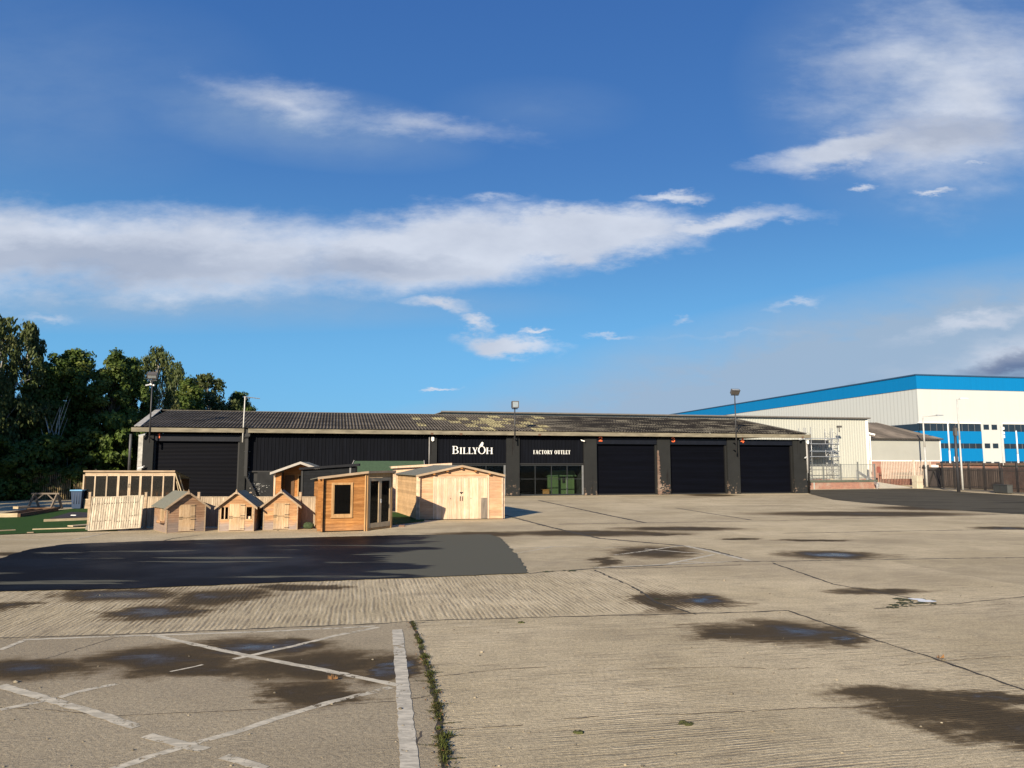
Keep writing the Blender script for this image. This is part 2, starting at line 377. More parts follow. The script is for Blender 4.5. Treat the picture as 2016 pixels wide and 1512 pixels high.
def concrete():
    m, t = newmat('yard_concrete'); pos = t.n('ShaderNodeNewGeometry').outputs['Position']
    R = t.mapp(pos, rot=(0, 0, -ALPHA)); rx, ry, rz = t.sep(R)       # slab grid frame
    n1 = t.noise(pos, .35, 6, .6); n2 = t.noise(pos, 2.3, 6, .65); n3 = t.noise(pos, 22, 5, .7); n4 = t.noise(pos, 90, 3, .7)
    col = t.mix(t.ss(n1, .3, .7), (.47, .385, .240), (.62, .515, .335))
    col = t.mix(t.m('MULTIPLY', t.ss(n2, .35, .75), .40), col, (.34, .285, .195))
    k = t.m('ADD', t.m('MULTIPLY', t.lin(n3, .30, .70, -.30, .26), 1.0), t.m('ADD', 1.0, t.lin(n4, .30, .70, -.52, .46)))
    bayL = t.m('MULTIPLY', t.ss(rx, .85, .80), t.ss(ry, 11.76, 11.74)); col = t.mix(t.m('MULTIPLY', bayL, .55), col, (.27, .228, .165))
    # slab by slab tone
    cell = t.comb(t.m('FLOOR', t.m('DIVIDE', t.m('SUBTRACT', rx, .82), 6.1)), t.m('FLOOR', t.m('DIVIDE', t.m('SUBTRACT', ry, 11.75), 4.85)), 0.0)
    wnn = t.n('ShaderNodeTexWhiteNoise', noise_dimensions='2D'); t.put(wnn.inputs['Vector'], cell)
    k = t.m('MULTIPLY', k, t.lin(wnn.outputs['Value'], 0, 1, .88, 1.08))
    col = t.mix(1.0, col, t.comb(k, k, k), 'MULTIPLY')
    # ridges left by the tamping beam; direction changes from bay to bay
    wob = t.m('MULTIPLY', t.m('SUBTRACT', t.noise(R, .6, 3), .5), .16)
    wob2 = t.m('MULTIPLY', t.m('SUBTRACT', t.noise(R, 6, 3), .5), .03)
    ra = t.m('SINE', t.m('MULTIPLY', t.m('ADD', t.m('ADD', ry, wob), wob2), 2*pi/.052))
    rb = t.m('SINE', t.m('MULTIPLY', t.m('ADD', t.m('ADD', rx, t.m('MULTIPLY', wob, .7)), wob2), 2*pi/.078))
    inb = t.m('MULTIPLY', t.ss(ry, 11.72, 11.8), t.ss(ry, 16.65, 16.55))
    left = t.ss(rx, 6.5, 6.0)
    inb = t.m('MULTIPLY', inb, left)
    amp = t.ss(t.noise(R, .5, 3), .38, .62)
    stk = t.lin(t.noise(t.mapp(R, sc=(.10, 1, 1)), 15, 4, .65), .25, .75, -1.3, 1.3); stb = t.lin(t.noise(t.mapp(R, sc=(1, .10, 1)), 11, 4, .65), .25, .75, -1.3, 1.3)
    brk = t.lin(t.noise(t.mapp(R, sc=(.5, 1, 1)), 2.6, 4, .6), .35, .65, .15, 1.0)
    ra = t.m('ADD', t.m('MULTIPLY', t.m('MULTIPLY', ra, .55), brk), t.m('MULTIPLY', stk, .75)); rb = t.m('ADD', t.m('MULTIPLY', t.m('MULTIPLY', rb, .9), brk), t.m('MULTIPLY', stb, .9))
    smooth_left = t.m('MULTIPLY', t.ss(rx, 1.0, .7), t.ss(ry, 11.8, 11.7))      # hatched bay is nearly smooth
    ga = t.m('MULTIPLY', ra, t.m('MULTIPLY', t.m('ADD', .45, t.m('MULTIPLY', amp, .85)), t.lin(smooth_left, 0, 1, 1, .25)))
    rid = t.m('ADD', t.m('MULTIPLY', ga, t.m('SUBTRACT', 1.0, inb)), t.m('MULTIPLY', rb, t.m('MULTIPLY', inb, 1.0)))
    rid = t.m('MULTIPLY', rid, t.ss(ry, 40, 9))
    col = t.mix(t.m('MULTIPLY', t.ss(rid, .2, -1.1), .60), col, (.15, .12, .085))  # groove shade and, below, ridge highlights are put into the colour
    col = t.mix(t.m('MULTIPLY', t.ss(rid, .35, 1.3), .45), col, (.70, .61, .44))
    # wet stains and shallow puddles
    wn = t.vm('MULTIPLY', t.vm('SUBTRACT', t.noise(R, 1.1, 6, .65, True), (.5, .5, .5)), (2.1, 1.15, 0))
    wn_b = t.vm('MULTIPLY', t.vm('SUBTRACT', t.noise(t.mapp(R, sc=(.12, 1, 1)), 9, 4, .6, True), (.5, .5, .5)), (.8, .25, 0))
    pw = t.vm('ADD', t.vm('ADD', pos, wn), wn_b)
    u, p = wetmask(t, pw, WET)
    wet = t.ss(t.m('ADD', u, t.m('MULTIPLY', rid, -.11)), -.12, .42)
    pud = t.ss(t.m('ADD', p, t.m('MULTIPLY', t.m('SUBTRACT', n2, .5), .35)), .34, .95)
    # faint broad dry staining
    st = t.ss(t.noise(t.mapp(R, sc=(.35, 1, 1)), .55, 5, .6), .55, .75)
    col = t.mix(t.m('MULTIPLY', st, .42), col, (.20, .165, .12))
    col = t.mix(t.m('MULTIPLY', t.ss(t.noise(t.mapp(R, (9, 4, 0), sc=(.6, 1, 1)), .22, 4, .5), .5, .68), .30), col, (.22, .18, .13))
    wetc = t.mix(t.m('MULTIPLY', n2, 1.0), (.080, .053, .024), (.135, .090, .043))
    wetc = t.mix(t.ss(u, .12, .60), wetc, (.046, .032, .0165))
    col = t.mix(t.m('MULTIPLY', wet, .93), col, wetc); col = t.mix(t.m('MULTIPLY', pud, .6), col, (.030, .027, .026))
    t.put(t.b.inputs['Base Color'], col)
    rough = t.m('SUBTRACT', .92, t.m('MULTIPLY', wet, .12)); rough = t.m('SUBTRACT', rough, t.m('MULTIPLY', pud, .56))
    t.put(t.b.inputs['Roughness'], rough)
    t.put(t.b.inputs['Specular IOR Level'], t.lin(t.m('MAXIMUM', t.m('MULTIPLY', wet, 0.0), pud), 0, 1, .06, .20))
    h = t.m('ADD', t.m('MULTIPLY', rid, .32), t.m('ADD', t.m('MULTIPLY', n3, 1.0), t.m('MULTIPLY', n4, .55)))
    t.put(t.b.inputs['Normal'], t.bump(h, t.m('SUBTRACT', .95, t.m('MULTIPLY', pud, .88)), .011))
    return m
M_ground = concrete()
g = MB(); S = 900; g.F([(-S, -120, 0), (S, -120, 0), (S, 1600, 0), (-S, 1600, 0)])
gr = g.build('concrete_yard', M_ground); props(gr, 'pale ribbed concrete yard slabs with damp stains and puddles', 'ground', kind='structure')
def ground_poly(name, pts, z, m, label, cat, kind='structure', jit=0.0, sub=0.6):
    P = [G(*p) for p in pts] if len(pts[0]) == 2 else [(a, b) for a, b, _ in pts]
    o_ = []
    for i in range(len(P)):
        a, b = P[i], P[(i+1) % len(P)]; L = hypot(b[0]-a[0], b[1]-a[1]); n = max(1, int(L/sub)) if jit else 1
        for k in range(n):
            f = k/n; j = jit if k else 0
            o_.append((a[0]+(b[0]-a[0])*f+random.uniform(-j, j), a[1]+(b[1]-a[1])*f+random.uniform(-j, j), z))
    b = MB(); b.F(o_); ob = b.build(name, m)
    import bmesh as bm_
    bm = bm_.new(); bm.from_mesh(ob.data); bm_.ops.triangulate(bm, faces=bm.faces); bm.to_mesh(ob.data); bm.free()
    return props(ob, label, cat, kind=kind)
# --- asphalt patch with wet and dry areas
def asphalt(name, near):
    m, t = newmat(name); pos = t.n('ShaderNodeNewGeometry').outputs['Position']
    n1 = t.noise(pos, 60, 4, .7); n2 = t.noise(t.mapp(pos, sc=(.16, 1, 1)), 1.1, 6, .62)
    x, y, z = t.sep(pos)
    if near:
        edge = t.ss(t.m('ADD', x, t.m('MULTIPLY', t.m('SUBTRACT', n2, .5), 6.5)), -2.6, -3.0)
        isl = t.ss(t.noise(t.mapp(pos, (3, 5, 0), sc=(.14, 1, 1)), 1.3, 5, .5), .635, .60)
        wet = t.m('MULTIPLY', edge, isl)
        dry = t.mix(t.ss(n1, .3, .7), (.082, .080, .060), (.110, .106, .080)); wc = (.0075, .0065, .0070)
        bl = t.ss(t.noise(pos, .35, 3), .4, .65)
        t.put(t.b.inputs['Roughness'], t.mix(wet, (.9, .9, .9), t.mix(bl, (.62, .6, .6), (.46, .46, .46))))
    else:
        wet = t.ss(n2, .52, .60); dry = t.mix(n1, (.066, .056, .036), (.100, .086, .056)); wc = (.042, .037, .026)
        t.b.inputs['Roughness'].default_value = .85
    t.put(t.b.inputs['Base Color'], t.mix(wet, dry, wc)); t.put(t.b.inputs['Specular IOR Level'], t.lin(wet, 0, 1, .12, .05))
    t.put(t.b.inputs['Normal'], t.bump(n1, .5, .004)); return m
ground_poly('asphalt_patch', [(-40,1166),(250,1160),(520,1149),(800,1139),(1042,1129),(1020,1096),(985,1060),(965,1053),(800,1054),(560,1060),(290,1066),(130,1072),(60,1082),(-40,1112)],
            .016, asphalt('patch_asphalt', True), 'dark wet asphalt patch in front of the playhouses with a dry grey end', 'asphalt', jit=.045, sub=.16)
ground_poly('asphalt_apron', [(1592,972),(1640,984),(1700,990),(1800,998),(1900,1006),(2016,1013),(2300,1030),(2300,985),(2016,976),(1900,969),(1815,962),(1726,963),(1592,964.5)],
            .006, asphalt('apron_asphalt', False), 'brownish grey tarmac apron in front of the palisade fence', 'asphalt', jit=.05, sub=1.0)
# --- shaded soil under the trees at the left edge
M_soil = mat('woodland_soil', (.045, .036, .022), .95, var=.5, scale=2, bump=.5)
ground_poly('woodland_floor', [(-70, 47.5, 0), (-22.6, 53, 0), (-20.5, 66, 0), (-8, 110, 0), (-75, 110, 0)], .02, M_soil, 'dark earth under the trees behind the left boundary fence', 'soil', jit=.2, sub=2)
# --- joints and cracks
M_joint = mat('open_joint', (.035, .028, .018), .95, var=.5, scale=3)
M_crack = mat('hairline_crack', (.075, .058, .04), .95, var=.4, scale=3)
M_moss  = mat('joint_moss', (.050, .055, .014), .95, var=.6, scale=8, bump=.8)
def strip(b, pts, wd, z, step=.12, jw=.5, jl=.02, gap=0.0):
    P = [Vector(G(*p)) for p in pts]; prev = None
    for i in range(len(P)-1):
        a, c = P[i], P[i+1]; L = (c-a).length; n = max(1, int(L/step)); d = (c-a)/L; nn = Vector((-d.y, d.x))
        for k in range(n+(i == len(P)-2)):
            q = a+d*(L*k/n); j = random.uniform(-jl, jl); w_ = wd*(1+random.uniform(-jw, jw))/2
            e = (q+nn*(j-w_), q+nn*(j+w_))
            if prev and random.random() >= gap: b.F([(*prev[0], z), (*e[0], z), (*e[1], z), (*prev[1], z)])
            prev = e
b = MB()
for pts, wd in [([(-30,1257),(150,1252),(300,1247),(500,1238),(740,1228),(830,1222),(1000,1217),(1200,1212),(1480,1205),(1550,1202)],.035),
  ([(1720,1198),(1800,1193),(1870,1190),(2060,1170)],.02),([(1550,1202),(1650,1236),(1730,1262),(1850,1300),(2060,1373)],.03),
  ([(1520,1108),(1640,1150),(1795,1178),(1815,1183)],.03),([(1170,1122),(1245,1155),(1262,1165),(1290,1185),(1370,1210)],.03),
  ([(1042,1129),(1100,1124),(1180,1119),(1300,1113),(1430,1106),(1530,1105),(1700,1102),(2060,1097)],.05),([(1200,1120),(1320,1117),(1460,1112)],.03),
  ([(955,1004),(1080,1037),(1180,1060),(1340,1074),(1400,1083),(1475,1104)],.06),([(1060,985),(1200,1015),(1270,1029)],.06),([(1330,1000),(1480,1024)],.05),
  ([(1100,1032),(1300,1029),(1500,1026),(2060,1010)],.05),([(1540,1050),(1800,1045),(2060,1041)],.05),([(810,1222),(826,1262),(850,1345),(862,1400),(880,1520)],.04),
  ([(816,1226),(830,1226),(836,1224)],.03),([(295,1072),(340,1060),(390,1054)],.04),([(0,1063),(140,1063),(215,1050)],.01)]:
    strip(b, pts, wd*(.8+hypot(*G(*pts[0]))/22), .002)
jo = b.build('slab_joint', M_joint); props(jo, 'dark open joints between the concrete slabs', 'joint', kind='structure')
b = MB()
for pts in [[(860,1332),(930,1324),(985,1318),(1075,1313)],[(1270,1317),(1440,1313),(1530,1318),(1620,1314)],[(870,1438),(950,1433),(1030,1428)],[(1110,1416),(1180,1411)],
  [(1290,1408),(1400,1404),(1480,1401),(1560,1395),(1680,1393),(1800,1390)],[(0,1393),(100,1398),(210,1410),(400,1402),(600,1392),(790,1380),(850,1370)],[(0,1307),(90,1297),(180,1270),(255,1247)],
  [(1770,1310),(1850,1302)],[(1870,1300),(1950,1294),(2040,1290)],[(1880,1190),(1950,1192),(1990,1188)],[(800,1520),(830,1440)]]:
    strip(b, pts, .014, .0027, .06, .6, .012, .04)
cr = b.build('surface_crack', M_crack); props(cr, 'thin wandering cracks across the concrete slabs', 'crack', kind='structure')
b = MB()
for i, (px, py, r) in enumerate([(1805,1182,.30),(1795,1188,.22),(1775,1193,.18),(1750,1196,.16),(1825,1189,.15),(1300,1180,.12),(1120,1124,.18),(1075,1126,.16),(1170,1117,.1)]):
    for k in range(14):
        c = G(px, py); rr = r*random.uniform(.2, .55); x = c[0]+random.uniform(-1, 1)*r; y = c[1]+random.uniform(-.5, .5)*r
        b.F([(x+rr*.5*cos(a*pi/4)*random.uniform(.6, 1.2), y+rr*.5*sin(a*pi/4)*random.uniform(.6, 1.2), .0075+.0004*k) for a in range(8)])
props(b.build('moss_patch', M_moss), 'dark green moss patches on the slab joints', 'moss', kind='structure')
b = MB(); c = G(1812, 1183)
for k, (dx, dy, r) in enumerate([(0, .12, .17), (.10, -.12, .22), (.22, -.05, .10), (-.12, .2, .1)]):
    b.F([(c[0]+dx*.6+r*.8*cos(a*pi/5)*random.uniform(.7, 1.1), c[1]+dy*.7+r*.6*sin(a*pi/5)*random.uniform(.7, 1.1), .013+.0005*k) for a in range(10)])
props(b.build('cement_spill', M_white), 'small white cement patch beside moss at a slab joint', 'cement patch', kind='structure')
# --- painted lines (worn)
def paint(name, col, wear):
    m, t = newmat(name); pos = t.n('ShaderNodeNewGeometry').outputs['Position']
    n = t.noise(pos, 9, 6, .7); n2 = t.noise(pos, 1.0, 3)
    a = t.ss(t.m('ADD', n, t.m('MULTIPLY', t.m('SUBTRACT', n2, .5), .5)), wear, wear-.07)
    nn = t.noise(pos, 25, 4); t.put(t.b.inputs['Base Color'], t.mix(t.ss(t.noise(t.mapp(pos, sc=(.3, 1, 1)), 14, 5, .7), .42, .60), tuple(x*.60 for x in col), tuple(x*.9 for x in col))); t.b.inputs['Roughness'].default_value = .8
    tr = t.n('ShaderNodeBsdfTransparent'); mx = t.n('ShaderNodeMixShader'); t.put(mx.inputs[0], a)
    t.L.new(tr.outputs[0], mx.inputs[1]); t.L.new(t.b.outputs[0], mx.inputs[2]); t.L.new(mx.outputs[0], t.o.inputs[0]); return m
M_pl1, M_pl2 = paint('worn_line_paint', (.64, .58, .45), .67), paint('faded_line_paint', (.66, .59, .44), .635)
b = MB(); strip(b, [(782,1240),(788,1300),(797,1400),(808,1525)], .15, .0055, .08, .08, .006)
props(b.build('painted_line', M_pl1), 'thick worn white edge line beside the weedy joint', 'road marking', kind='structure')
b = MB()
for i, (pts, wd) in enumerate([([(45,1260),(170,1255),(300,1251),(520,1244),(740,1233)],.09),([(300,1251),(390,1270),(480,1290),(640,1320),(795,1352)],.10),([(745,1235),(660,1252),(580,1272),(460,1298)],.09),
   ([(0,1350),(90,1376),(180,1402),(270,1432)],.12),([(235,1346),(165,1360),(95,1379),(0,1398)],.09),([(290,1448),(365,1469),(405,1477)],.12),([(440,1490),(520,1515)],.11),
   ([(770,1354),(640,1385),(560,1410),(480,1437),(365,1469),(290,1492),(215,1518)],.10),([(0,1280),(45,1262)],.08),([(335,1323),(400,1309)],.04),
   ([(1350,1075),(1400,1086),(1475,1104)],.16),([(1210,1093),(1270,1085),(1335,1075)],.10),([(1335,1075),(1360,1075)],.10),([(1270,1081),(1340,1087),(1385,1090)],.10),([(1315,1110),(1360,1101),(1405,1092)],.12),
   ([(1345,1105),(1395,1108)],.10),([(1010,1080),(1060,1078),(1090,1076)],.07),([(1010,1090),(1050,1084),(1090,1076),(1240,1079)],.06),([(0,1063),(140,1063),(215,1049)],.10),([(175,1051),(235,1048)],.09),
   ([(1170,1118),(1300,1112),(1440,1106)],.10)]):
    strip(b, pts, wd, .0035+.0002*(i % 7), .1, .12, .008)
props(b.build('hatched_line', M_pl2), 'faded hatching lines of old parking bays on the concrete', 'road marking', kind='structure')
# --- artificial turf
m, t = newmat('artificial_turf'); pos = t.n('ShaderNodeNewGeometry').outputs['Position']
n = t.noise(pos, 60, 4, .7); n2 = t.noise(t.mapp(pos, sc=(.4, 1, 1)), .9, 4)
t.put(t.b.inputs['Base Color'], t.mix(n2, t.mix(n, (.016, .050, .012), (.032, .088, .020)), t.mix(n, (.030, .062, .014), (.055, .105, .026))))
t.b.inputs['Roughness'].default_value = .9; t.b.inputs['Specular IOR Level'].default_value = .1; t.put(t.b.inputs['Normal'], t.bump(n, 1.0, .02)); M_turf = m
ground_poly('artificial_turf', [(-40,1055),(60,1051),(175,1047),(230,1046),(250,1003),(150,1001.5),(75,1009),(-40,1019)], .022, M_turf, 'bright green artificial turf laid beside the leaning fence panel', 'turf', jit=.06, sub=.8)
ground_poly('turf_strip', [(770,1034),(800,1031),(835,1027),(835,1009),(770,1009)], .022, M_turf, 'green turf strip between summerhouse and log garage', 'turf', jit=.03)
# --- weeds in the joint
m, t = newmat('weed_leaf'); at = t.n('ShaderNodeAttribute', attribute_name='tint').outputs['Fac']
t.put(t.b.inputs['Base Color'], t.mix(t.ss(at, .45, .9), (.040, .038, .010), (.065, .080, .014))); t.b.inputs['Roughness'].default_value = .75; t.b.inputs['Specular IOR Level'].default_value = .2; M_weed = m
b = MB(); path = [Vector(G(*p)) for p in [(812,1226),(826,1262),(850,1345),(862,1400),(881,1525)]]
def along(f):
    Ls = [(path[i+1]-path[i]).length for i in range(len(path)-1)]; d = f*sum(Ls)
    for i, L in enumerate(Ls):
        if d <= L: return path[i]+(path[i+1]-path[i])*(d/L)
        d -= L
    return path[-1]
for k in range(3400):
    f = random.random(); q = along(f); dens_ = .35+.6*sin(f*37)+.5*sin(f*91)+.4*sin(f*171); 
    if random.random() > .12+dens_*.8: continue
    wd = .012+.014*f+.014*max(0, sin(f*53)); x = q.x+random.gauss(0, wd); y = q.y+random.uniform(-.03, .03); L = random.uniform(.010, .036)*(.7+.5*f); a = random.uniform(0, 2*pi)
    h = random.uniform(.003, .03); b.tint = random.random()*(.75 if random.random() < .85 else 1.2)
    dx, dy = cos(a)*L, sin(a)*L; px_, py_ = -dy*.28, dx*.28
    b.F([(x, y, .006), (x+dx*.5+px_, y+dy*.5+py_, h), (x+dx, y+dy, h*.8+.006), (x+dx*.5-px_, y+dy*.5-py_, h)])
tufts = [random.random()**.6 for _ in range(30)]
for f in tufts:
    q = along(f); k_ = random.randint(10, 34); sp = random.uniform(.01, .035); cx, cy = q.x+random.gauss(0, .015), q.y; ln = random.uniform(.03, .085)*(.5+.6*f); tt = random.uniform(.3, 1.3)
    for k in range(k_):
        a = random.uniform(0, 2*pi); L = ln*random.uniform(.4, 1.1); x, y = cx+random.gauss(0, sp), cy+random.gauss(0, sp); hh = random.uniform(.01, .045); b.tint = tt*random.uniform(.6, 1.1)
        dx, dy = cos(a)*L, sin(a)*L; wx, wy = -sin(a)*.0035, cos(a)*.0035
        b.F([(x-wx, y-wy, .006), (x+wx, y+wy, .006), (x+dx*.5+wx, y+dy*.5+wy, hh), (x+dx*.5-wx, y+dy*.5-wy, hh)]); b.F([(x+dx*.5+wx, y+dy*.5+wy, hh), (x+dx*.5-wx, y+dy*.5-wy, hh), (x+dx, y+dy, hh*.6)])
for f, sgn in ((.50, 1), (.56, -1), (.62, 1), (.70, 1), (.74, -1), (.80, 1), (.86, 1), (.90, -1), (.95, 1)):
    q = along(f); L = random.uniform(.10, .24)
    for k in range(40):
        d_ = random.random(); x, y = q.x+sgn*L*d_, q.y+d_*.05+random.gauss(0, .006); r_ = random.uniform(.006, .016)*(1.1-d_); b.tint = random.random()*.5; b.F([(x-r_, y, .007), (x, y-r_, .009), (x+r_, y, .007), (x, y+r_, .012)])
props(b.build('joint_weeds', M_weed), 'low green weeds and moss growing along the slab joint', 'weeds', kind='stuff')
b = MB()
for k in range(150):                                     # dead leaves and brown tufts in the joint
    q = along(random.random()); a = random.uniform(0, 2*pi); x = q.x+random.gauss(0, .05); y = q.y; L = random.uniform(.015, .04)
    b.tint = random.random(); b.F([(x, y, .012), (x+cos(a)*L, y+sin(a)*L, .02), (x+cos(a+.7)*L, y+sin(a+.7)*L, .016)])
for cx, cy, nn in [(655,1340,16),(1850,1298,8),(1352,1426,0)]:
    c = G(cx, cy)
    for k in range(nn):
        a = random.uniform(0, 2*pi); L = random.uniform(.02, .06)
        b.tint = random.random(); b.F([(c[0], c[1], .01), (c[0]+cos(a)*L, c[1]+sin(a)*L*.5, random.uniform(.03, .08)), (c[0]+cos(a+.2)*L, c[1]+sin(a+.2)*L*.5, .02)])
props(b.build('dead_leaves', mat('dead_leaf', (.20, .10, .035), .8, var=.6)), 'dry orange leaves and tufts scattered on the joints', 'leaves', kind='stuff')
b = MB()
for k in range(200):
    px, py = random.uniform(-20, 2040), random.uniform(1140, 1512) if random.random() < .6 else random.uniform(1010, 1512)
    c = G(px, py); r = random.uniform(.004, .012) if random.random() < .96 else random.uniform(.012, .022); b.tint = random.random()
    b.sphere((c[0], c[1], r*.4), r, 6, 3, (1.4, 1, .7), .25)
props(b.build('loose_grit', mat('grit_stone', (.20, .17, .12), .9, var=.9)), 'loose grit and small stones scattered on the concrete', 'grit', kind='stuff')
for i, (px, py, r, lab) in enumerate([(1352,1426,.055,'dark green moss clump alone on the foreground concrete'),(1140,1443,.030,'small dark clod left of the moss clump in the foreground'),(1027,1226,.035,'small dark clod just in front of the long slab joint')]):
    b = MB(); c = G(px, py)
    for k in range(26):
        a = random.uniform(0, 2*pi); q = random.uniform(0, r); b.tint = random.random()
        b.sphere((cos(a)*q*1.3, sin(a)*q, .006), random.uniform(.008, .02), 6, 4, (1.2, 1, .8), .3)
    o = b.build('moss_clump' if i == 0 else 'dirt_clod', M_moss, loc=(c[0], c[1], 0)); props(o, lab, 'moss' if i == 0 else 'clod')
# ================================================================== MAIN WAREHOUSE
MA = radians(13.4); O = G(300, 984); MF = Fr(O, MA)
X = lambda px, py=915: MF.X(px, py); Z = MF.Z
bld = root('warehouse', O, MA, 'long low black warehouse with corrugated mossy roof and numbered roller doors', 'warehouse')
EZ = MF.Z(1000, 849.2, -.5); ZBM = MF.Z(1000, 856.6, -.52)                      # eaves beam
xL, xR = X(270), X(1589); zB = 4.50
# roof
RD = 9.6; RZ = 6.84
xl0, xr0 = MF.X(264, 848, -.35), MF.X(1586, 858, -.35); xl1, xr1 = MF.X(313, 806, RD), MF.X(1444, 823, RD)
m, t = newmat('corrugated_roof_sheet'); tcx = t.n('ShaderNodeTexCoord').outputs['Object']; at = t.n('ShaderNodeAttribute', attribute_name='tint').outputs['Fac']
x, y, z = t.sep(tcx)
pat = t.noise(t.mapp(tcx, rot=(0, 0, radians(-25)), sc=(.45, 1.5, 1)), 1.0, 6, .62); fine = t.noise(tcx, 7, 5, .65)
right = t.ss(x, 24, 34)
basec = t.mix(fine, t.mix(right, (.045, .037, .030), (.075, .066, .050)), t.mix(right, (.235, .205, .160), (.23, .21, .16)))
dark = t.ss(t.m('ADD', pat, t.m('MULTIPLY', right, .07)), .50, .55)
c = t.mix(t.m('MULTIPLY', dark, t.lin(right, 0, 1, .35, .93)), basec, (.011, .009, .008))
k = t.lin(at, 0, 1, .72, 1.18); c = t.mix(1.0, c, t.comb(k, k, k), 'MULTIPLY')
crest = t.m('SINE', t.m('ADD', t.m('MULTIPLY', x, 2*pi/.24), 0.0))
c = t.mix(t.m('MULTIPLY', t.ss(crest, .35, -.6), .88), c, (.016, .013, .010))  # corrugation troughs darkened in the colour to deepen their shade
c = t.mix(t.ss(at, 1.9, 2.0), c, t.mix(t.ss(t.m('ADD', fine, t.m('MULTIPLY', dark, .22)), .44, .62), (.40, .36, .19), (.12, .10, .06)))
t.put(t.b.inputs['Base Color'], c); t.b.inputs['Roughness'].default_value = .92; t.b.inputs['Specular IOR Level'].default_value = .15
t.put(t.b.inputs['Normal'], t.bump(fine, .5, .02)); M_roof = m
def roof_mesh(xa0, xa1, xb0, xb1, z0, z1, d0, d1, rows=5, pitch=.2, amp=.032, patch=None):
    b = MB(); seg = 6; rnd = random.Random(3)
    W = max(xa1, xb1)-min(xa0, xb0); tab = {}
    for r in range(rows):
        f0, f1 = r/rows-.012, (r+1)/rows; lift0, lift1 = .030, .008
        L0 = xa0+(xb0-xa0)*(f0+f1)/2; R0 = xa1+(xb1-xa1)*(f0+f1)/2
        nseg = int((xa1-xa0)/pitch*seg)
        for k in range(nseg):
            u0, u1 = xa0+k*pitch/seg, xa0+(k+1)*pitch/seg
            def P(u, f, lift):
                lo, hi = xa0+(xb0-xa0)*f, xa1+(xb1-xa1)*f; uu = min(max(u, lo), hi)
                return (uu, d0+(d1-d0)*f, z0+(z1-z0)*f+lift+amp*sin(2*pi*u/pitch))
            if u1 < L0-.3 or u0 > R0+.3: continue
            ci = int((u0-xa0)/1.02); key = (ci, r)
            if key not in tab: tab[key] = rnd.random()
            b.tint = tab[key]
            if patch and patch[0] < u0 < patch[1] and r >= 0:
                e = min(u0-patch[0], patch[1]-u0)/2.0
                if (((ci+r) % 2 == 0 and tab[key] < .74) or tab[key] > .93) and (e > 1 or tab[key] < .35): b.tint = 2.1+tab[key]*.01
            b.F([P(u0, f0, lift0), P(u1, f0, lift0), P(u1, f1, lift1), P(u0, f1, lift1)], True)
    return b
pa, pb = MF.X(820, 840, 3), MF.X(1120, 850, 3)
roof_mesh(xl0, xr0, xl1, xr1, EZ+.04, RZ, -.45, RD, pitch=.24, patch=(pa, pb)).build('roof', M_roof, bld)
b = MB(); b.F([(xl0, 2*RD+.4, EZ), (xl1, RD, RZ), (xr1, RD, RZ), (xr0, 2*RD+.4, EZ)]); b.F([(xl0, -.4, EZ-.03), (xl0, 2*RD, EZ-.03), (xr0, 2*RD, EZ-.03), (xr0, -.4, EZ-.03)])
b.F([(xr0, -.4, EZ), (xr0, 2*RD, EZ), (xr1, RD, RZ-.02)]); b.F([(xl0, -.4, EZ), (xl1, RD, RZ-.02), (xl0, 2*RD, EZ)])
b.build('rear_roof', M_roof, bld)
b = MB(); b.bar((xl1-.1, RD, RZ+.01), (xr1, RD, RZ+.01), .4, .05); b.build('ridge_capping', mat('ridge_cement', (.11, .10, .085), .9, var=.4), bld)
b = MB(); p0, p1 = Vector((xl0+.22, -.45, EZ+.10)), Vector((xl1+.0, RD, RZ+.08)); b.bar(p0, p1, .42, .06)
b.build('verge_board', mat('flaking_white_paint', (.36, .35, .32), .8, var=.45, scale=3, bump=.2), bld)
b = MB(); b.bar((xr0-.03, -.45, EZ+.09), (xr1+.02, RD, RZ+.06), .16, .10); b.build('verge_board', mat('ridge_cement', (.1, .1, .1)), bld)
# eaves beam in two lengths, broken at the downpipe
xbk = X(483)
for a_, b_ in ((X(262, 848), xbk-.12), (xbk+.15, X(1586, 860)+.15)):
    b = MB(); b.box(a_, b_, -.52, -.16, ZBM, EZ); b.build('eaves_beam', M_conc, bld)
for px in (848, 905, 1059, 1575): b = MB(); b.box(X(px)-.09, X(px)+.10, -.535, -.50, ZBM-.02, ZBM+.12); b.build('rusty_bracket', mat('rust_brown', (.11, .06, .035), .9, var=.4), bld)
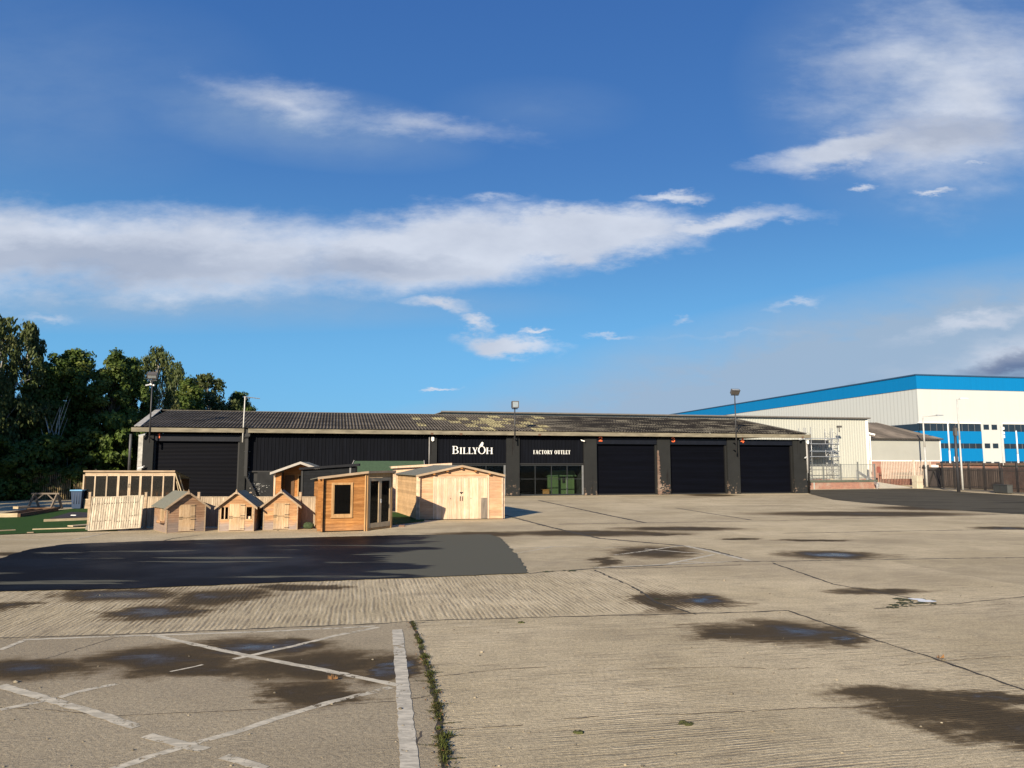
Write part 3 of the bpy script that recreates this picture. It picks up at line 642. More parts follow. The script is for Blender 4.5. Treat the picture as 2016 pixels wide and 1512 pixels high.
# piers
piers = [(279,300,.0),(470,483,.0),(845,860,.0),(997,1023,.0),(1150,1175,.0),(1295,1320,.0),(1433,1457,.0),(1563,1588,.0)]
def piermat():
    m, t = newmat('pier_paint'); tcx = t.n('ShaderNodeTexCoord').outputs['Object']; x, y, z = t.sep(tcx)
    n = t.noise(tcx, 3.2, 7, .72); n2 = t.noise(tcx, 1.2, 4)
    c = t.mix(n2, (.015, .016, .0165), (.026, .027, .027))
    low = t.ss(z, 2.6, .0); ch = t.ss(t.m('ADD', n, t.m('MULTIPLY', low, .13)), .69, .72)
    chips = t.mix(t.noise(tcx, 9, 3), (.16, .07, .04), (.30, .26, .2))
    c = t.mix(ch, c, chips)
    st = t.m('MULTIPLY', t.ss(t.noise(t.mapp(tcx, sc=(3.0, 1, .25)), 1.6, 4), .60, .66), .8); c = t.mix(st, c, (.012, .010, .010))
    t.put(t.b.inputs['Base Color'], c); t.b.inputs['Roughness'].default_value = .75; t.b.inputs['Specular IOR Level'].default_value = .12
    v = t.n('ShaderNodeTexBrick'); t.put(v.inputs['Vector'], t.comb(t.m('ADD', x, y), z, 0.0)); v.inputs['Scale'].default_value = 1; v.inputs['Brick Width'].default_value = .225; v.inputs['Row Height'].default_value = .075; v.inputs['Mortar Size'].default_value = .008
    t.put(t.b.inputs['Normal'], t.bump(t.m('SUBTRACT', t.m('MULTIPLY', n, .5), v.outputs['Fac']), .5, .012)); return m
M_pier = piermat()
for i, (a_, b_, _) in enumerate(piers):
    b = MB(); b.box(X(a_), X(b_), 0, .55, 0, 4.53); pr = b.build('pier', M_pier, bld)
    if i == 5:                                     # bare brick edge of the third pier
        b = MB(); rr = random.Random(5)
        z_ = 0.03
        while z_ < 3.5:
            wd = .06+.30*(1-z_/3.6)*rr.random()+.05; x0 = X(a_)-.002
            b.box(x0, x0+wd, -.012, .1, z_, z_+.062); z_ += .075
        for k in range(40):
            zz, xx = rr.uniform(0, .9), rr.uniform(X(a_)+.1, X(b_)-.15); b.box(xx, xx+rr.uniform(.04, .16), -.011, .05, zz, zz+.05)
        b.build('bare_brick', brickmat('chipped_brick', (.20, .10, .065), (.11, .06, .045), (.18, .16, .13)), pr)
b = MB(); b.box(xL, X(279), 0, .55, 0, 4.50); b.build('pier', mat('flaking_white_paint', (.55, .53, .48)), bld, label='white painted end pier')
# header bands, shutters
orange_signs = []
def shutter(a_, b_, zh):                      # px range, header bottom z
    x0, x1 = X(a_), X(b_)
    b = MB(); b.box(x0, x1, .10, .30, zh, 4.52); b.build('door_header', mat('header_steel', (.006, .0075, .013), .5, var=.3, spec=.2), bld)
    b = MB(); n = int((zh+.05)/.095)
    for k in range(n):
        z0 = k*.095; b.tint = random.random(); y0 = .42
        b.F([(x0, y0, z0), (x1, y0, z0), (x1, y0-.030, z0+.03), (x0, y0-.030, z0+.03)]); b.F([(x0, y0-.030, z0+.03), (x1, y0-.030, z0+.03), (x1, y0-.022, z0+.075), (x0, y0-.022, z0+.075)])
        b.F([(x0, y0-.022, z0+.075), (x1, y0-.022, z0+.075), (x1, y0, z0+.095), (x0, y0, z0+.095)])
    d = b.build('roller_door', M_shut, bld)
    for xg in (x0, x1-.12): b = MB(); b.box(xg, xg+.12, .24, .50, 0, zh+.3); b.build('guide_rail', M_blackG, d)
    b = MB(); b.box(x0+.12, x1-.12, .34, .42, .0, .10); b.build('bottom_bar', M_blackG, d)
    return x0, x1
zh = Z(1230, 870)
for a_, b_ in ((300,470),(1175,1295),(1320,1433),(1457,1563)): shutter(a_, b_, 4.05)
# cladding bays
zc1 = Z(500, 927); zc2 = Z(920, 912); zc3 = Z(1090, 912)
def clad(a_, b_, z0):
    b = MB(); b.corr(X(a_), X(b_), z0, 4.52, .20, .25, .035); c = b.build('wall_cladding', M_clad, bld)
    b = MB(); b.box(X(a_), X(b_), .12, .22, z0-.10, z0); b.build('cladding_trim', M_blackG, c); return c
clad(483, 845, zc1); clad(860, 997, zc2); clad(1023, 1150, zc3)
# rendered wall under first cladding, with the small window
xw0, xw1, zw0, zw1 = X(496), X(507), Z(500, 948), Z(500, 928)
b = MB()
for rc in (rect(X(483), xw0, 0, zc1-.1), rect(xw1, X(845), 0, zc1-.1), rect(xw0, xw1, 0, zw0)): b.prism(rc, .14, .40)
b.build('rendered_wall', mat('dark_render', (.020, .021, .022), .75, var=.3, scale=2, bump=.2, spec=.12), bld)
b = MB(); b.box(xw0, xw1, .30, .34, zw0, zc1-.1); wn_ = b.build('small_window', M_blackG, bld)
b = MB(); rr = random.Random(2)
for k in range(150):
    xx = xw0-.25+rr.random()*.10 if k < 30 else xw0-.1+abs(rr.gauss(0, .55)); zz = rr.uniform(zw0-.1, zw1) if k < 30 else zw0-.1-abs(rr.gauss(0, .5))
    if zz < .1 or xx > xw0+1.5: continue
    b.tint = rr.random(); s_ = rr.uniform(.01, .035); y_ = .1365-.0001*k*.2
    b.F([(xx+s_*cos(q*pi/3)*rr.uniform(.4, 2.0), y_, zz+s_*sin(q*pi/3)*rr.uniform(.4, 1.1)) for q in range(6)])
b.build('plaster_splash', mat('pale_plaster', (.22, .22, .21), .9, var=.5), wn_)
# back, side walls, dark interior shell
b = MB(); xg0, xg1 = X(860), X(1150)
b.box(xL+.01, xL+.2, .56, 2*RD, 0, 4.5); b.box(xR-.22, xR-.01, .56, 2*RD, 0, 4.5); b.box(xL+.2, xR-.22, 2*RD-.2, 2*RD, 0, 4.5)
b.box(xL+.2, X(845), .60, .75, 0, 4.5); b.box(X(1160), xR-.22, .60, .75, 0, 4.5)
b.build('wall', mat('dark_render', (.03, .03, .03)), bld)
b = MB(); b.box(xg0-.4, xg0-.2, .6, 7, 0, 4.4); b.box(xg1+.1, xg1+.3, .6, 7, 0, 4.4); b.box(xg0-.2, xg1+.1, 6.8, 7, 0, 4.4); b.box(xg0-.2, xg1+.1, .58, 6.8, zc2+.12, zc2+.2)
b.build('showroom_wall', mat('showroom_dark', (.018, .018, .02), .8), bld)
b = MB(); b.box(xg0-.2, xg1+.1, .58, 6.8, .005, .03); b.build('showroom_floor', mat('showroom_floor_vinyl', (.03, .03, .03), .6), bld)
# glazing
def glazing(a_, b_, ztop, verts, tr):
    x0, x1 = X(a_), X(b_); fr = MB(); fr.box(x0, x1, .20, .30, .03, .12); fr.box(x0, x1, .20, .30, ztop-.2, ztop-.10); zt = Z(1090, 943); fr.box(x0, x1, .20, .29, zt-.02, zt+.02)
    xs = [x0+.04]+[X(v) for v in verts]+[x1-.04]
    for q in xs: fr.box(q-.022, q+.022, .19, .30, .03, ztop-.1)
    wf = fr.build('window_frame', mat('window_frame_grey', (.022, .025, .028), .7, .0, spec=.2), bld)
    for q0, q1 in zip(xs, xs[1:]): p = MB(); p.box(q0+.035, q1-.035, .24, .25, .12, ztop-.2); p.build('pane', M_glassS, wf)
glazing(860, 997, zc2, (905, 958), 0); glazing(1023, 1150, zc3, (1055, 1087, 1118), 0)
b = MB(); b.box(X(992.5), X(996), .10, .19, .05, zc2-.15); b.build('white_door_post', mat('door_post_grey', (.13, .135, .14), .6), bld)
b = MB(); b.box(X(1146.5), X(1149.5), .10, .185, .05, zc2-.15); b.build('white_door_post', mat('door_post_grey', (.3, .3, .3)), bld)
# downpipes
b = MB(); b.box(X(484.5)-.09, X(484.5)+.11, -.30, -.12, 1.6, 5.0); b.bar((X(484.5), -.2, 1.65), (X(505), -.12, .35), .14); b.box(X(484.5)-.2, X(484.5)+.22, -.36, -.08, 4.4, 4.95)
for zz in (2.2, 3.3): b.box(X(484.5)-.16, X(484.5)+.25, -.1, .0, zz, zz+.06)
b.build('downpipe', M_blackG, bld)
b = MB(); b.tube((xL-.55, .2, 1.9), (xL-.45, -.2, 4.5), .09); b.build('downpipe', mat('grey_pipe', (.07, .07, .075), .5), bld)
b = MB(); b.tube((xR+.12, .1, 0), (xR+.12, -.2, 4.45), .10); b.build('downpipe', M_blackG, bld)
b = MB(); b.tube((X(844.5), -.05, 2.2), (X(844.5), -.05, 4.5), .03); b.build('conduit', mat('grey_pipe_pale', (.35, .34, .33), .5), bld)
b = MB(); b.tube((xR-.02, -.08, 1.7), (xR-.02, -.08, 4.3), .07); b.build('conduit', mat('grey_pipe_pale', (.35, .34, .33)), bld)
# --- lettering -------------------------------------------------------
def stroke_glyph(b, ch, x, w_, h, y, z0, st=.17, th=.07):
    """serif capitals from plates; st = stem width (of height)"""
    s = st*h; n = s*.38; sf = .055*h; k = [0]
    def pl(poly):
        k[0] += 1; b.prism([(x+px, z0+pz) for px, pz in poly], y-.0012*k[0], y+th)
    def stem(cx, a=0, c=1.0, ww=None, serif=True, up=True, dn=True):
        ww = ww or s; pl([(cx-ww/2, a*h), (cx+ww/2, a*h), (cx+ww/2, c*h), (cx-ww/2, c*h)])
        e = ww/2+.085*h
        if serif and dn: pl([(cx-e, a*h), (cx+e, a*h), (cx+e, a*h+sf), (cx-e, a*h+sf)])
        if serif and up: pl([(cx-e, c*h-sf), (cx+e, c*h-sf), (cx+e, c*h), (cx-e, c*h)])
    def diag(x0, za, x1, zb, ww): pl([(x0-ww/2, za*h), (x0+ww/2, za*h), (x1+ww/2, zb*h), (x1-ww/2, zb*h)])
    def arc(cx, cz, rx, rz, a0, a1, w0, w1):   # ring piece; thickness w0 horizontally, w1 vertically
        N = max(6, int(abs(a1-a0)/15)); P = []
        for i in range(N+1):
            a = radians(a0+(a1-a0)*i/N); P.append(((cx+rx*cos(a), cz*h+rz*h*sin(a)), (cx+(rx-w0)*cos(a), cz*h+(rz*h-w1)*sin(a))))
        for (o0, i0), (o1, i1) in zip(P, P[1:]):
            b.prism([(x+q[0], z0+q[1]) for q in (o0, o1, i1, i0)], y-.0012*k[0], y+th)
    def hbar(x0, x1, zc, ww): pl([(x0, zc*h-ww/2), (x1, zc*h-ww/2), (x1, zc*h+ww/2), (x0, zc*h+ww/2)])
    c = w_/2
    if ch in 'I': stem(c)
    elif ch == 'L': stem(s*.9); hbar(s*.9, w_, .028, sf); pl([(w_-.06*h, 0), (w_, 0), (w_+.02*h, .24*h)])
    elif ch in 'EF':
        stem(s*.9); hbar(s*.9, w_*.92, .972, sf); hbar(s*.9, w_*.72, .52, sf); pl([(w_*.92-.05*h, h), (w_*.92, h), (w_*.95, .78*h)])
        if ch == 'E': hbar(s*.9, w_, .028, sf); pl([(w_-.06*h, 0), (w_, 0), (w_+.02*h, .24*h)])
    elif ch == 'B':
        stem(s*.9); arc(w_*.50, .745, w_*.40, .255, -90, 90, s*.95, sf); arc(w_*.52, .27, w_*.48, .27, -90, 90, s, sf); hbar(s*.9, w_*.5, .972, sf); hbar(s*.9, w_*.52, .515, sf); hbar(s*.9, w_*.52, .028, sf)
    elif ch == 'R':
        stem(s*.9); arc(w_*.48, .735, w_*.40, .265, -90, 90, s*.95, sf); hbar(s*.9, w_*.5, .972, sf); hbar(s*.9, w_*.5, .495, sf); diag(w_*.92, 0, w_*.52, .5, s); hbar(w_*.80, w_*1.08, .028, sf)
    elif ch == 'O': arc(c, .5, w_/2, .515, 0, 360, s, sf*1.1)
    elif ch == 'C': arc(c*1.05, .5, w_/2, .515, 45, 315, s, sf*1.1); pl([(w_*.86, .66*h), (w_*.92, .66*h), (w_*.92, h), (w_*.88, h)])
    elif ch == 'T': stem(c, up=False); hbar(0, w_, .972, sf); pl([(0, h), (.05*h, h), (0, .76*h)]); pl([(w_-.05*h, h), (w_, h), (w_, .76*h)])
    elif ch == 'H': stem(s*.9); stem(w_-s*.9); hbar(s*.9, w_-s*.9, .5, sf)
    elif ch == 'A': diag(w_*.92, 0, w_*.52, 1, s); diag(w_*.10, 0, w_*.46, 1, n); hbar(w_*.2, w_*.7, .32, sf); hbar(-.02*h, w_*.25, .028, sf); hbar(w_*.72, w_*1.08, .028, sf)
    elif ch == 'Y': stem(c, 0, .45, up=False); diag(c-.02*h, .42, w_*.14, 1, s); diag(c+.04*h, .42, w_*.86, 1, n); hbar(-.06*h, w_*.34, .972, sf); hbar(w_*.68, w_*1.04, .972, sf)
    elif ch == 'U': stem(s*.9, .3, 1, dn=False); stem(w_-s*.8, .3, 1, n*1.3, dn=False); arc(w_*.5, .32, w_*.5-s*.35, .335, 180, 360, s*.8, sf*1.6)
sz0, sz1 = Z(930, 893.6), Z(930, 881)                 # small cap band
xa, xb = X(891), X(970.5); sign = root('shop_sign', MF.W(xa, .10, sz0), MA, 'white BILLYOH lettering with a perched bird on the dark cladding', 'sign')
hS = sz1-sz0; hB = Z(930, 878.3)-sz0
wl = (xb-xa)
pos_ = [('B',0,.150,hB),('I',.177,.062,hS),('L',.262,.115,hS),('L',.392,.115,hS),('Y',.500,.122,hS),('O',.632,.190,hB),('H',.838,.162,hS)]
for ch, f, fw, hh in pos_:
    b = MB(); stroke_glyph(b, ch, 0, fw*wl, hh, 0, 0, st=.19 if hh == hS else .165); b.build('letter', M_white, sign, loc=(f*wl, 0, 0))
bx = .70*wl; b = MB(); s_ = hB                       # bird perched on the O
pts = [(-.215,.92),(-.19,1.03),(-.06,1.22),(.03,1.38),(.08,1.47),(.14,1.535),(.20,1.55),(.26,1.52),(.295,1.46),(.345,1.44),(.30,1.41),(.31,1.32),(.295,1.20),(.25,1.08),(.19,1.01),(.10,.99),(.02,1.04),(-.06,1.03),(-.15,.98)]
b.prism([(bx+px*s_*1.05, pz*s_) for px, pz in pts][::-1], -.02, .05); b.build('bird_emblem', M_white, sign)
fz0, fz1 = Z(1090, 894), Z(1090, 886.8); xa, xb = X(1051), X(1125); s2 = root('outlet_sign', MF.W(xa, .10, fz0), MA, 'smaller white FACTORY OUTLET lettering right of the bird sign', 'sign')
adv = [('F',.60),('A',.80),('C',.78),('T',.70),('O',.86),('R',.78),('Y',.76),(' ',.30),('O',.86),('U',.84),('T',.70),('L',.64),('E',.66),('T',.70)]
tot = sum(a for _, a in adv)+.19*len(adv); h_ = fz1-fz0; kx = (xb-xa)/(tot*h_); cx = 0
for ch, a in adv:
    if ch != ' ': b = MB(); stroke_glyph(b, ch, 0, a*h_*kx*.94, h_*1.05, 0, 0, st=.15, th=.05); b.build('letter', M_white, s2, loc=(cx, 0, 0))
    cx += (a+.19)*h_*kx
DIG = {'1': [[(.15,.72),(.5,1),(.62,1),(.62,0),(.38,0),(.38,.72),(.2,.6)]],
 '2': [[(0,.66),(.22,.66),(.30,.80),(.5,.82),(.64,.74),(.66,.62),(.55,.48),(0,.14),(0,0),(.88,0),(.88,.19),(.40,.19),(.80,.45),(.90,.64),(.84,.86),(.66,.98),(.42,1),(.16,.93),(.02,.80)]],
 '3': [[(0,.70),(.2,.72),(.32,.84),(.52,.84),(.62,.74),(.56,.62),(.34,.60),(.34,.44),(.56,.43),(.66,.31),(.56,.17),(.34,.16),(.2,.29),(0,.27),(.1,.08),(.34,0),(.62,.02),(.84,.14),(.9,.32),(.82,.46),(.68,.53),(.80,.62),(.84,.78),(.74,.93),(.52,1),(.26,.98),(.08,.88)]],
 '4': [[(.48,0),(.70,0),(.70,.22),(.88,.22),(.88,.40),(.70,.40),(.70,1),(.48,1),(0,.36),(0,.22),(.48,.22)]]}
for ch, px, py0, py1 in (('1',312.2,862.5,853.5),('2',1181.5,869,859.5),('3',1324.5,870.5,861),('4',1461,872,862.5)):
    z0, z1 = MF.Z(px, py0, .08), MF.Z(px, py1, .08); h_ = z1-z0; x0 = MF.X(px, py0, .08)-.3*h_
    r_ = root('door_number', MF.W(x0, .08, z0), MA, 'orange numeral '+{'1': 'one above the left jamb of the roller door nearest the trees', '2': 'two above the roller door beside the showroom window', '3': 'three above the middle roller door right of the bare brick pier', '4': 'four above the last roller door at the right end'}[ch], 'door number')
    b = MB(); b.prism([(q[0]*h_*.9, q[1]*h_) for q in DIG[ch][0]][::-1], -.02, .018); b.build('numeral', M_orange, r_)
# flood lights on poles
def floodlight(px, ytop, ybot, lab, hw, hh, cams=False, yl=-.12, tilt=0):
    x0 = MF.X(px, ybot, yl); z0 = MF.Z(px, ybot, yl); z1 = MF.Z(px, ytop, yl)
    r_ = root('floodlight', MF.W(x0, yl, z0), MA, lab, 'floodlight', 'floodlights on poles along the warehouse eaves')
    b = MB(); b.tube((0, -.42, .0), (0, -.42, z1-z0-.1), .055, .045); b.box(-.06, .06, -.42, .02, .3, .36); b.box(-.06, .06, -.42, .02, .9, .96); b.build('pole', mat('pole_steel', (.05, .05, .052), .5, .4), r_)
    b = MB(); c = (0, -.52, z1-z0); a = radians(tilt)
    for q in (1,):
        b.T = lambda x, y, z: (x, c[1]+y*cos(a)-z*sin(a), c[2]+y*sin(a)+z*cos(a)); b.box(-hw/2, hw/2, -.12, .25, -hh/2, hh/2); b.box(-hw/2-.02, hw/2+.02, -.15, -.12, -hh/2-.02, hh/2+.02)
    hd = b.build('lamp_head', M_lamp, r_)
    b2 = MB(); b2.T = b.T; b2.box(-hw/2+.05, hw/2-.05, -.156, -.151, -hh/2+.05, hh/2-.05); b2.build('lamp_glass', mat('lamp_glass', (.35, .38, .38), .12, .3), hd)
    b = MB(); b.box(-hw/2+.02, hw/2-.02, -.45, -.38, z1-z0-.35, z1-z0-.28); b.build('bracket', M_iron, r_)
    return r_, z1-z0
floodlight(296.5, 741, 872, 'floodlight on the tall pole at the left end of the warehouse', .62, .30, tilt=40)
floodlight(1011, 797.5, 871, 'floodlight above the pier between the two white signs', .50, .50)
fl, hz_ = floodlight(1445, 771.5, 893, 'floodlight on the pole between roller doors 3 and 4', .72, .26, tilt=-55)
# twin cameras half way up the left pole
def camera_box(name, loc, rz, lab, s=1.0, dome=False):
    s *= .62
    r_ = root(name, loc, rz, lab, 'camera')
    if dome:
        b = MB(); b.box(-.16*s, .16*s, -.02, .1, -.22*s, .22*s); b.build('housing', M_white, r_); b = MB(); b.tube((0, 0, -.22*s), (0, -.01, -.32*s), .12*s, .06*s); b.build('lens_dome', M_white, r_)
    else:
        b = MB(); b.bar((0, .28*s, .1*s), (0, -.30*s, -.06*s), .17*s, .15*s); b.build('housing', M_white, r_)
        b = MB(); b.tube((0, -.30*s, -.06*s), (0, -.325*s, -.066*s), .055*s); b.build('lens', M_iron, r_)
        b = MB(); b.bar((0, .12*s, .1*s), (0, .42*s, .22*s), .05*s); b.build('bracket', M_white, r_)
    return r_
def mf(px, py, yl): return MF.W(MF.X(px, py, yl), yl, MF.Z(px, py, yl))
camera_box('security_camera', mf(291.5, 758, -.5), MA-radians(60), 'left camera of the pair halfway up the left floodlight pole', .9)
camera_box('security_camera', mf(300.5, 758, -.5), MA+radians(60), 'right camera of the pair halfway up the left floodlight pole', .9)
camera_box('security_camera', mf(279, 857, -.35), MA-radians(55), 'white camera just under the eaves at the warehouse left corner', 1.1)
camera_box('security_camera', mf(276, 921, -.3), MA-radians(70), 'white camera midway down the white end pier', 1.0)
camera_box('alarm_box', mf(852, 864, -.12), MA, 'white alarm box on the pier left of the bird sign', 1.0, True)
camera_box('security_camera', mf(1148, 868, -.12), MA+radians(50), 'small white camera at the right end of the outlet sign cladding', .8)
camera_box('security_camera', mf(1577, 864, -.45), MA-radians(50), 'white camera on the warehouse right corner under the eaves', 1.2)
camera_box('security_camera', mf(1590.5, 870, -.3), MA, 'white dome camera hanging at the warehouse right corner', 1.0, True)
camera_box('security_camera', mf(1586, 901, -.25), MA-radians(60), 'lower white camera on the warehouse right corner pipe', .8)
# aerials
r_ = root('television_aerial', mf(478.5, 871, -.15), MA, 'white aerial mast with a long boom above roller door 1', 'aerial')
zt = MF.Z(478.5, 781, -.15)-MF.Z(478.5, 871, -.15); b = MB(); b.tube((0, -.3, 0), (.05, -.3, zt), .045, .035); b.build('mast', mat('mast_white', (.55, .54, .50), .6), r_)
b = MB(); b.bar((-.05, -.3, zt-.02), (1.05, -.3, zt-.14), .055)
for k in range(9): x_ = .1+k*.11; b.bar((x_, -.5+k*.008, zt-.04-k*.011), (x_, -.1-k*.008, zt-.04-k*.011), .015)
b.bar((0, -.3, zt-.35), (.25, -.3, zt-.06), .02); b.build('boom', mat('boom_grey', (.16, .16, .17), .5, .5), r_)
b = MB(); b.box(-.03, .4, -.3, .2, .35, .4); b.box(-.03, .4, -.3, .2, 1.2, 1.25); b.build('bracket', M_iron, r_)
r_ = root('small_aerial', mf(1446, 857, -.3), MA, 'small dark aerial on the eaves beside the roller door 4 floodlight', 'aerial')
b = MB(); b.bar((0, 0, 0), (.35, 0, .45), .035); b.bar((.1, 0, .62), (.75, 0, .82), .03)
for k in range(6): x_ = .12+k*.11; b.bar((x_-.04, 0, .62+k*.035-.12), (x_+.04, 0, .62+k*.035+.12), .018)
b.bar((.35, 0, .45), (.4, 0, .72), .03); b.build('boom', M_iron, r_)
# --- things inside the showroom window
gs = root('green_shed', MF.W(X(1091), 1.9, .03), MA, 'small green shed standing inside the showroom window', 'shed')
wd = X(1147)-X(1091); M_green = mat('sage_green_paint', (.075, .115, .045), .6, var=.15); hh_ = Z(1110, 938)
b = MB(); b.vb(rect(0, wd*.42, 0, hh_-.05), 0, .12); b.T = rotT(wd*.42, 0, 0); b.vb(rect(0, wd*.58, 0, hh_-.05), .25, .12); b.build('wall', M_green, gs)
b = MB(); b.prism([(-.08, hh_-.05), (wd+.1, hh_-.05), (wd-.15, hh_+.42), (.35, hh_+.42)], -.08, 1.6); b.build('roof', mat('dark_green_roof', (.06, .10, .05), .7), gs)
b = MB(); b.vb(rect(wd*.15, wd*.38, .06, hh_-.15), -.03, .12); b.build('door', M_green, gs)
b = MB(); b.box(wd*.56, wd*.66, .18, .215, .9, 1.7); b.build('window', M_blackG, gs)
b = MB(); b.box(wd*.70, wd*.75, .16, .215, .03, hh_-.1); b.build('corner_trim', mat('pale_trim', (.35, .36, .33)), gs)
bx_ = root('timber_box', MF.W(X(1079), 1.6, .03), MA, 'low orange timber box left of the green shed in the window', 'box')
b = MB(); b.hb(rect(0, .55, 0, .42), 0, .1); b.T = rotT(.55, 0, pi/2); b.hb(rect(0, .5, 0, .42), 0, .1); b.T = None; b.box(.02, .53, .04, .5, .38, .40); b.build('box_board', M_amber, bx_)
# ================================================================== PLAYHOUSES
def hinge(b, x, z, L, y): b.box(x, x+L, y-.006, y, z-.008, z+.008); b.box(x+(0 if L > 0 else L)-.0, x+.02, y-.009, y-.006, z-.02, z+.02)
def playhouse(px, py, rot, wd, dp, lab, wins=(), side_win=False, planter=False, bm=None, ez=.93, rz=1.40):
    bm = bm or M_play; r = root('playhouse', G(px, py), rot, lab, 'playhouse', 'small timber playhouses by the low fence')
    dw = .54; dx0 = (wd-dw)/2+.02; dx1 = dx0+dw; dh = .98
    gable = [(0, .02), (wd, .02), (wd, ez), (wd/2, rz-.03), (0, ez)]
    b = MB(); outer = rect(0, wd, .02, 2)
    def piece(x0, x1, z0, z1):
        q = clip(clip(clip(clip(gable, 0, x0, 1), 0, x1, -1), 1, z0, 1), 1, z1, -1)
        if len(q) > 2: b.hb(q, 0, .085, .014, .02, z0=.02+floor((z0-.02)/.085)*.085)
    wz0, wz1 = .42, .87
    if wins:
        for a_, c_ in ((0, dx0), (dx1, wd)): piece(a_, c_, 0, wz0)
        piece(0, wd, wz1 if wz1 > dh else dh, 2)
        for a_, c_ in ((0, dx0), (dx1, wd)): piece(a_, c_, wz1, dh)
        piece(0, .05, wz0, wz1); piece(wd-.05, wd, wz0, wz1)
    else:
        piece(0, dx0, 0, dh); piece(dx1, wd, 0, dh); piece(0, wd, dh, 2)
    # side and rear walls
    for sgn, xx in ((1, 0.0), (0, wd)):
        b.T = (lambda x, y, z: (y, dp-x, z)) if sgn else (lambda x, y, z: (wd-y, x, z))
        if sgn and side_win:
            a_, c_ = dp-.75, dp-.25
            b.hb(rect(0, dp, .02, .42), 0, .085, .014, .02, z0=.02); b.hb(rect(0, a_, .42, ez), 0, .085, .014, .02, z0=.36); b.hb(rect(c_, dp, .42, ez), 0, .085, .014, .02, z0=.36)
        else: b.hb(rect(0, dp, .02, ez), 0, .085, .014, .02, z0=.02)
    b.T = lambda x, y, z: (wd-x, dp-y, z); b.hb(gable, 0, .085, .014, .02, z0=.02); b.T = None
    b.build('wall', bm, r)
    b = MB(); b.box(-.016, .02, -.018, .02, .0, ez); b.box(wd-.02, wd+.016, -.018, .02, 0, ez); b.box(.0, wd, -.01, dp, .0, .018); b.build('corner_trim', M_trim, r)
    b = MB(); b.box(.03, wd-.03, .03, dp-.03, .02, .03); b.build('floor', mat('playhouse_inside', (.12, .075, .04), .9), r)
    # stable door in two leaves
    for z0, z1 in ((.04, .50), (.515, dh)):
        b = MB(); b.vb(rect(dx0, dx1, z0, z1), -.008, .09, .014, .003); d = b.build('door_leaf', M_doorV, r)
        b = MB()
        for zz in (z0+.05, z1-.05): b.box(dx1-.15, dx1+.02, -.030, -.0225, zz-.009, zz+.009)
        b.build('hinge', M_iron, d)
        if z0 > .3: b = MB(); b.box(dx0-.01, dx0+.13, -.030, -.0225, z0+.02, z0+.036); b.build('latch', M_iron, d)
        else: b = MB(); b.box(dx0-.0, dx0+.12, -.030, -.0225, z1-.035, z1-.02); b.build('latch', M_iron, d)
    for side in wins:
        a_, c_ = (.05, dx0-.02) if side < 0 else (dx1+.03, wd-.05)
        b = MB(); b.box(a_-.01, a_+.025, -.02, .02, wz0, wz1); b.box(c_-.025, c_+.01, -.02, .02, wz0, wz1)
        if side < 0: b.box((a_+c_)/2-.018, (a_+c_)/2+.018, -.02, .02, wz0, wz1)
        b.box(a_, c_, -.022, .02, wz0-.012, wz0+.018); wf = b.build('window', M_doorV, r)
        if side > 0: b = MB(); b.box(a_+.05, a_+.15, .08, .10, wz0, wz0+.11); b.build('inner_block', M_pineV, wf)
    # roof: two felted slopes, bargeboards, finial
    ov = .12; sl = (rz-ez)/(wd/2)
    for s_ in (0, 1):
        b = MB(); x0, z0 = -ov, ez-sl*ov; 
        P = [(x0, z0+.02), (wd/2, rz+.02), (wd/2, rz+.045), (x0, z0+.045)]
        if s_: P = [(wd-x, z) for x, z in P][::-1]
        b.prism(P, -.13, dp+.06); b.build('roof', M_felt, r)
        b = MB(); a_ = (x0-.02, z0-.02); P = [(a_[0], a_[1]-.035), (wd/2, rz-.02), (wd/2, rz+.055), (a_[0], a_[1]+.045)]
        if s_: P = [(wd-x, z) for x, z in P][::-1]
        b.prism(P, -.15, -.132); b.build('bargeboard', M_trim, r)
    b = MB(); b.prism([(wd/2-.045, rz-.05), (wd/2+.045, rz-.05), (wd/2+.03, rz+.05), (wd/2, rz+.13), (wd/2-.03, rz+.05)], -.165, -.151); b.build('finial', M_trim, r)
    if side_win:
        for yy in (.25, .44, .60):
            b = MB(); b.box(-.035, -.005, yy, yy+(.05 if yy != .44 else .025), .40, .90); b.build('window_frame', M_doorV, r)
    if side_win:
        b = MB(); b.box(-.04, .0, .22, .80, .40, .43); b.box(-.04, 0, .22, .80, .89, .92); b.box(-.035, -.005, .74, .79, .40, .9); b.build('window_frame', M_doorV, r)
    if planter: b = MB(); b.box(-.16, -.02, .20, .75, .33, .36); b.box(-.16, -.14, .20, .75, .33, .43); b.box(-.16, -.02, .20, .22, .33, .43); b.box(-.16, -.02, .73, .75, .33, .43); b.build('window_box', M_play, r)
    return r
playhouse(327, 1050, radians(39), 1.30, 1.70, 'weathered playhouse turned right with green-grey roof and side window', side_win=True, planter=True, bm=M_play1)
playhouse(430, 1046.5, radians(7), 1.22, 1.2, 'playhouse with an open window either side of its stable door', wins=(-1, 1), planter=False)
playhouse(518, 1044, radians(13), 1.20, 1.25, 'windowless pale playhouse next to the amber summerhouse')
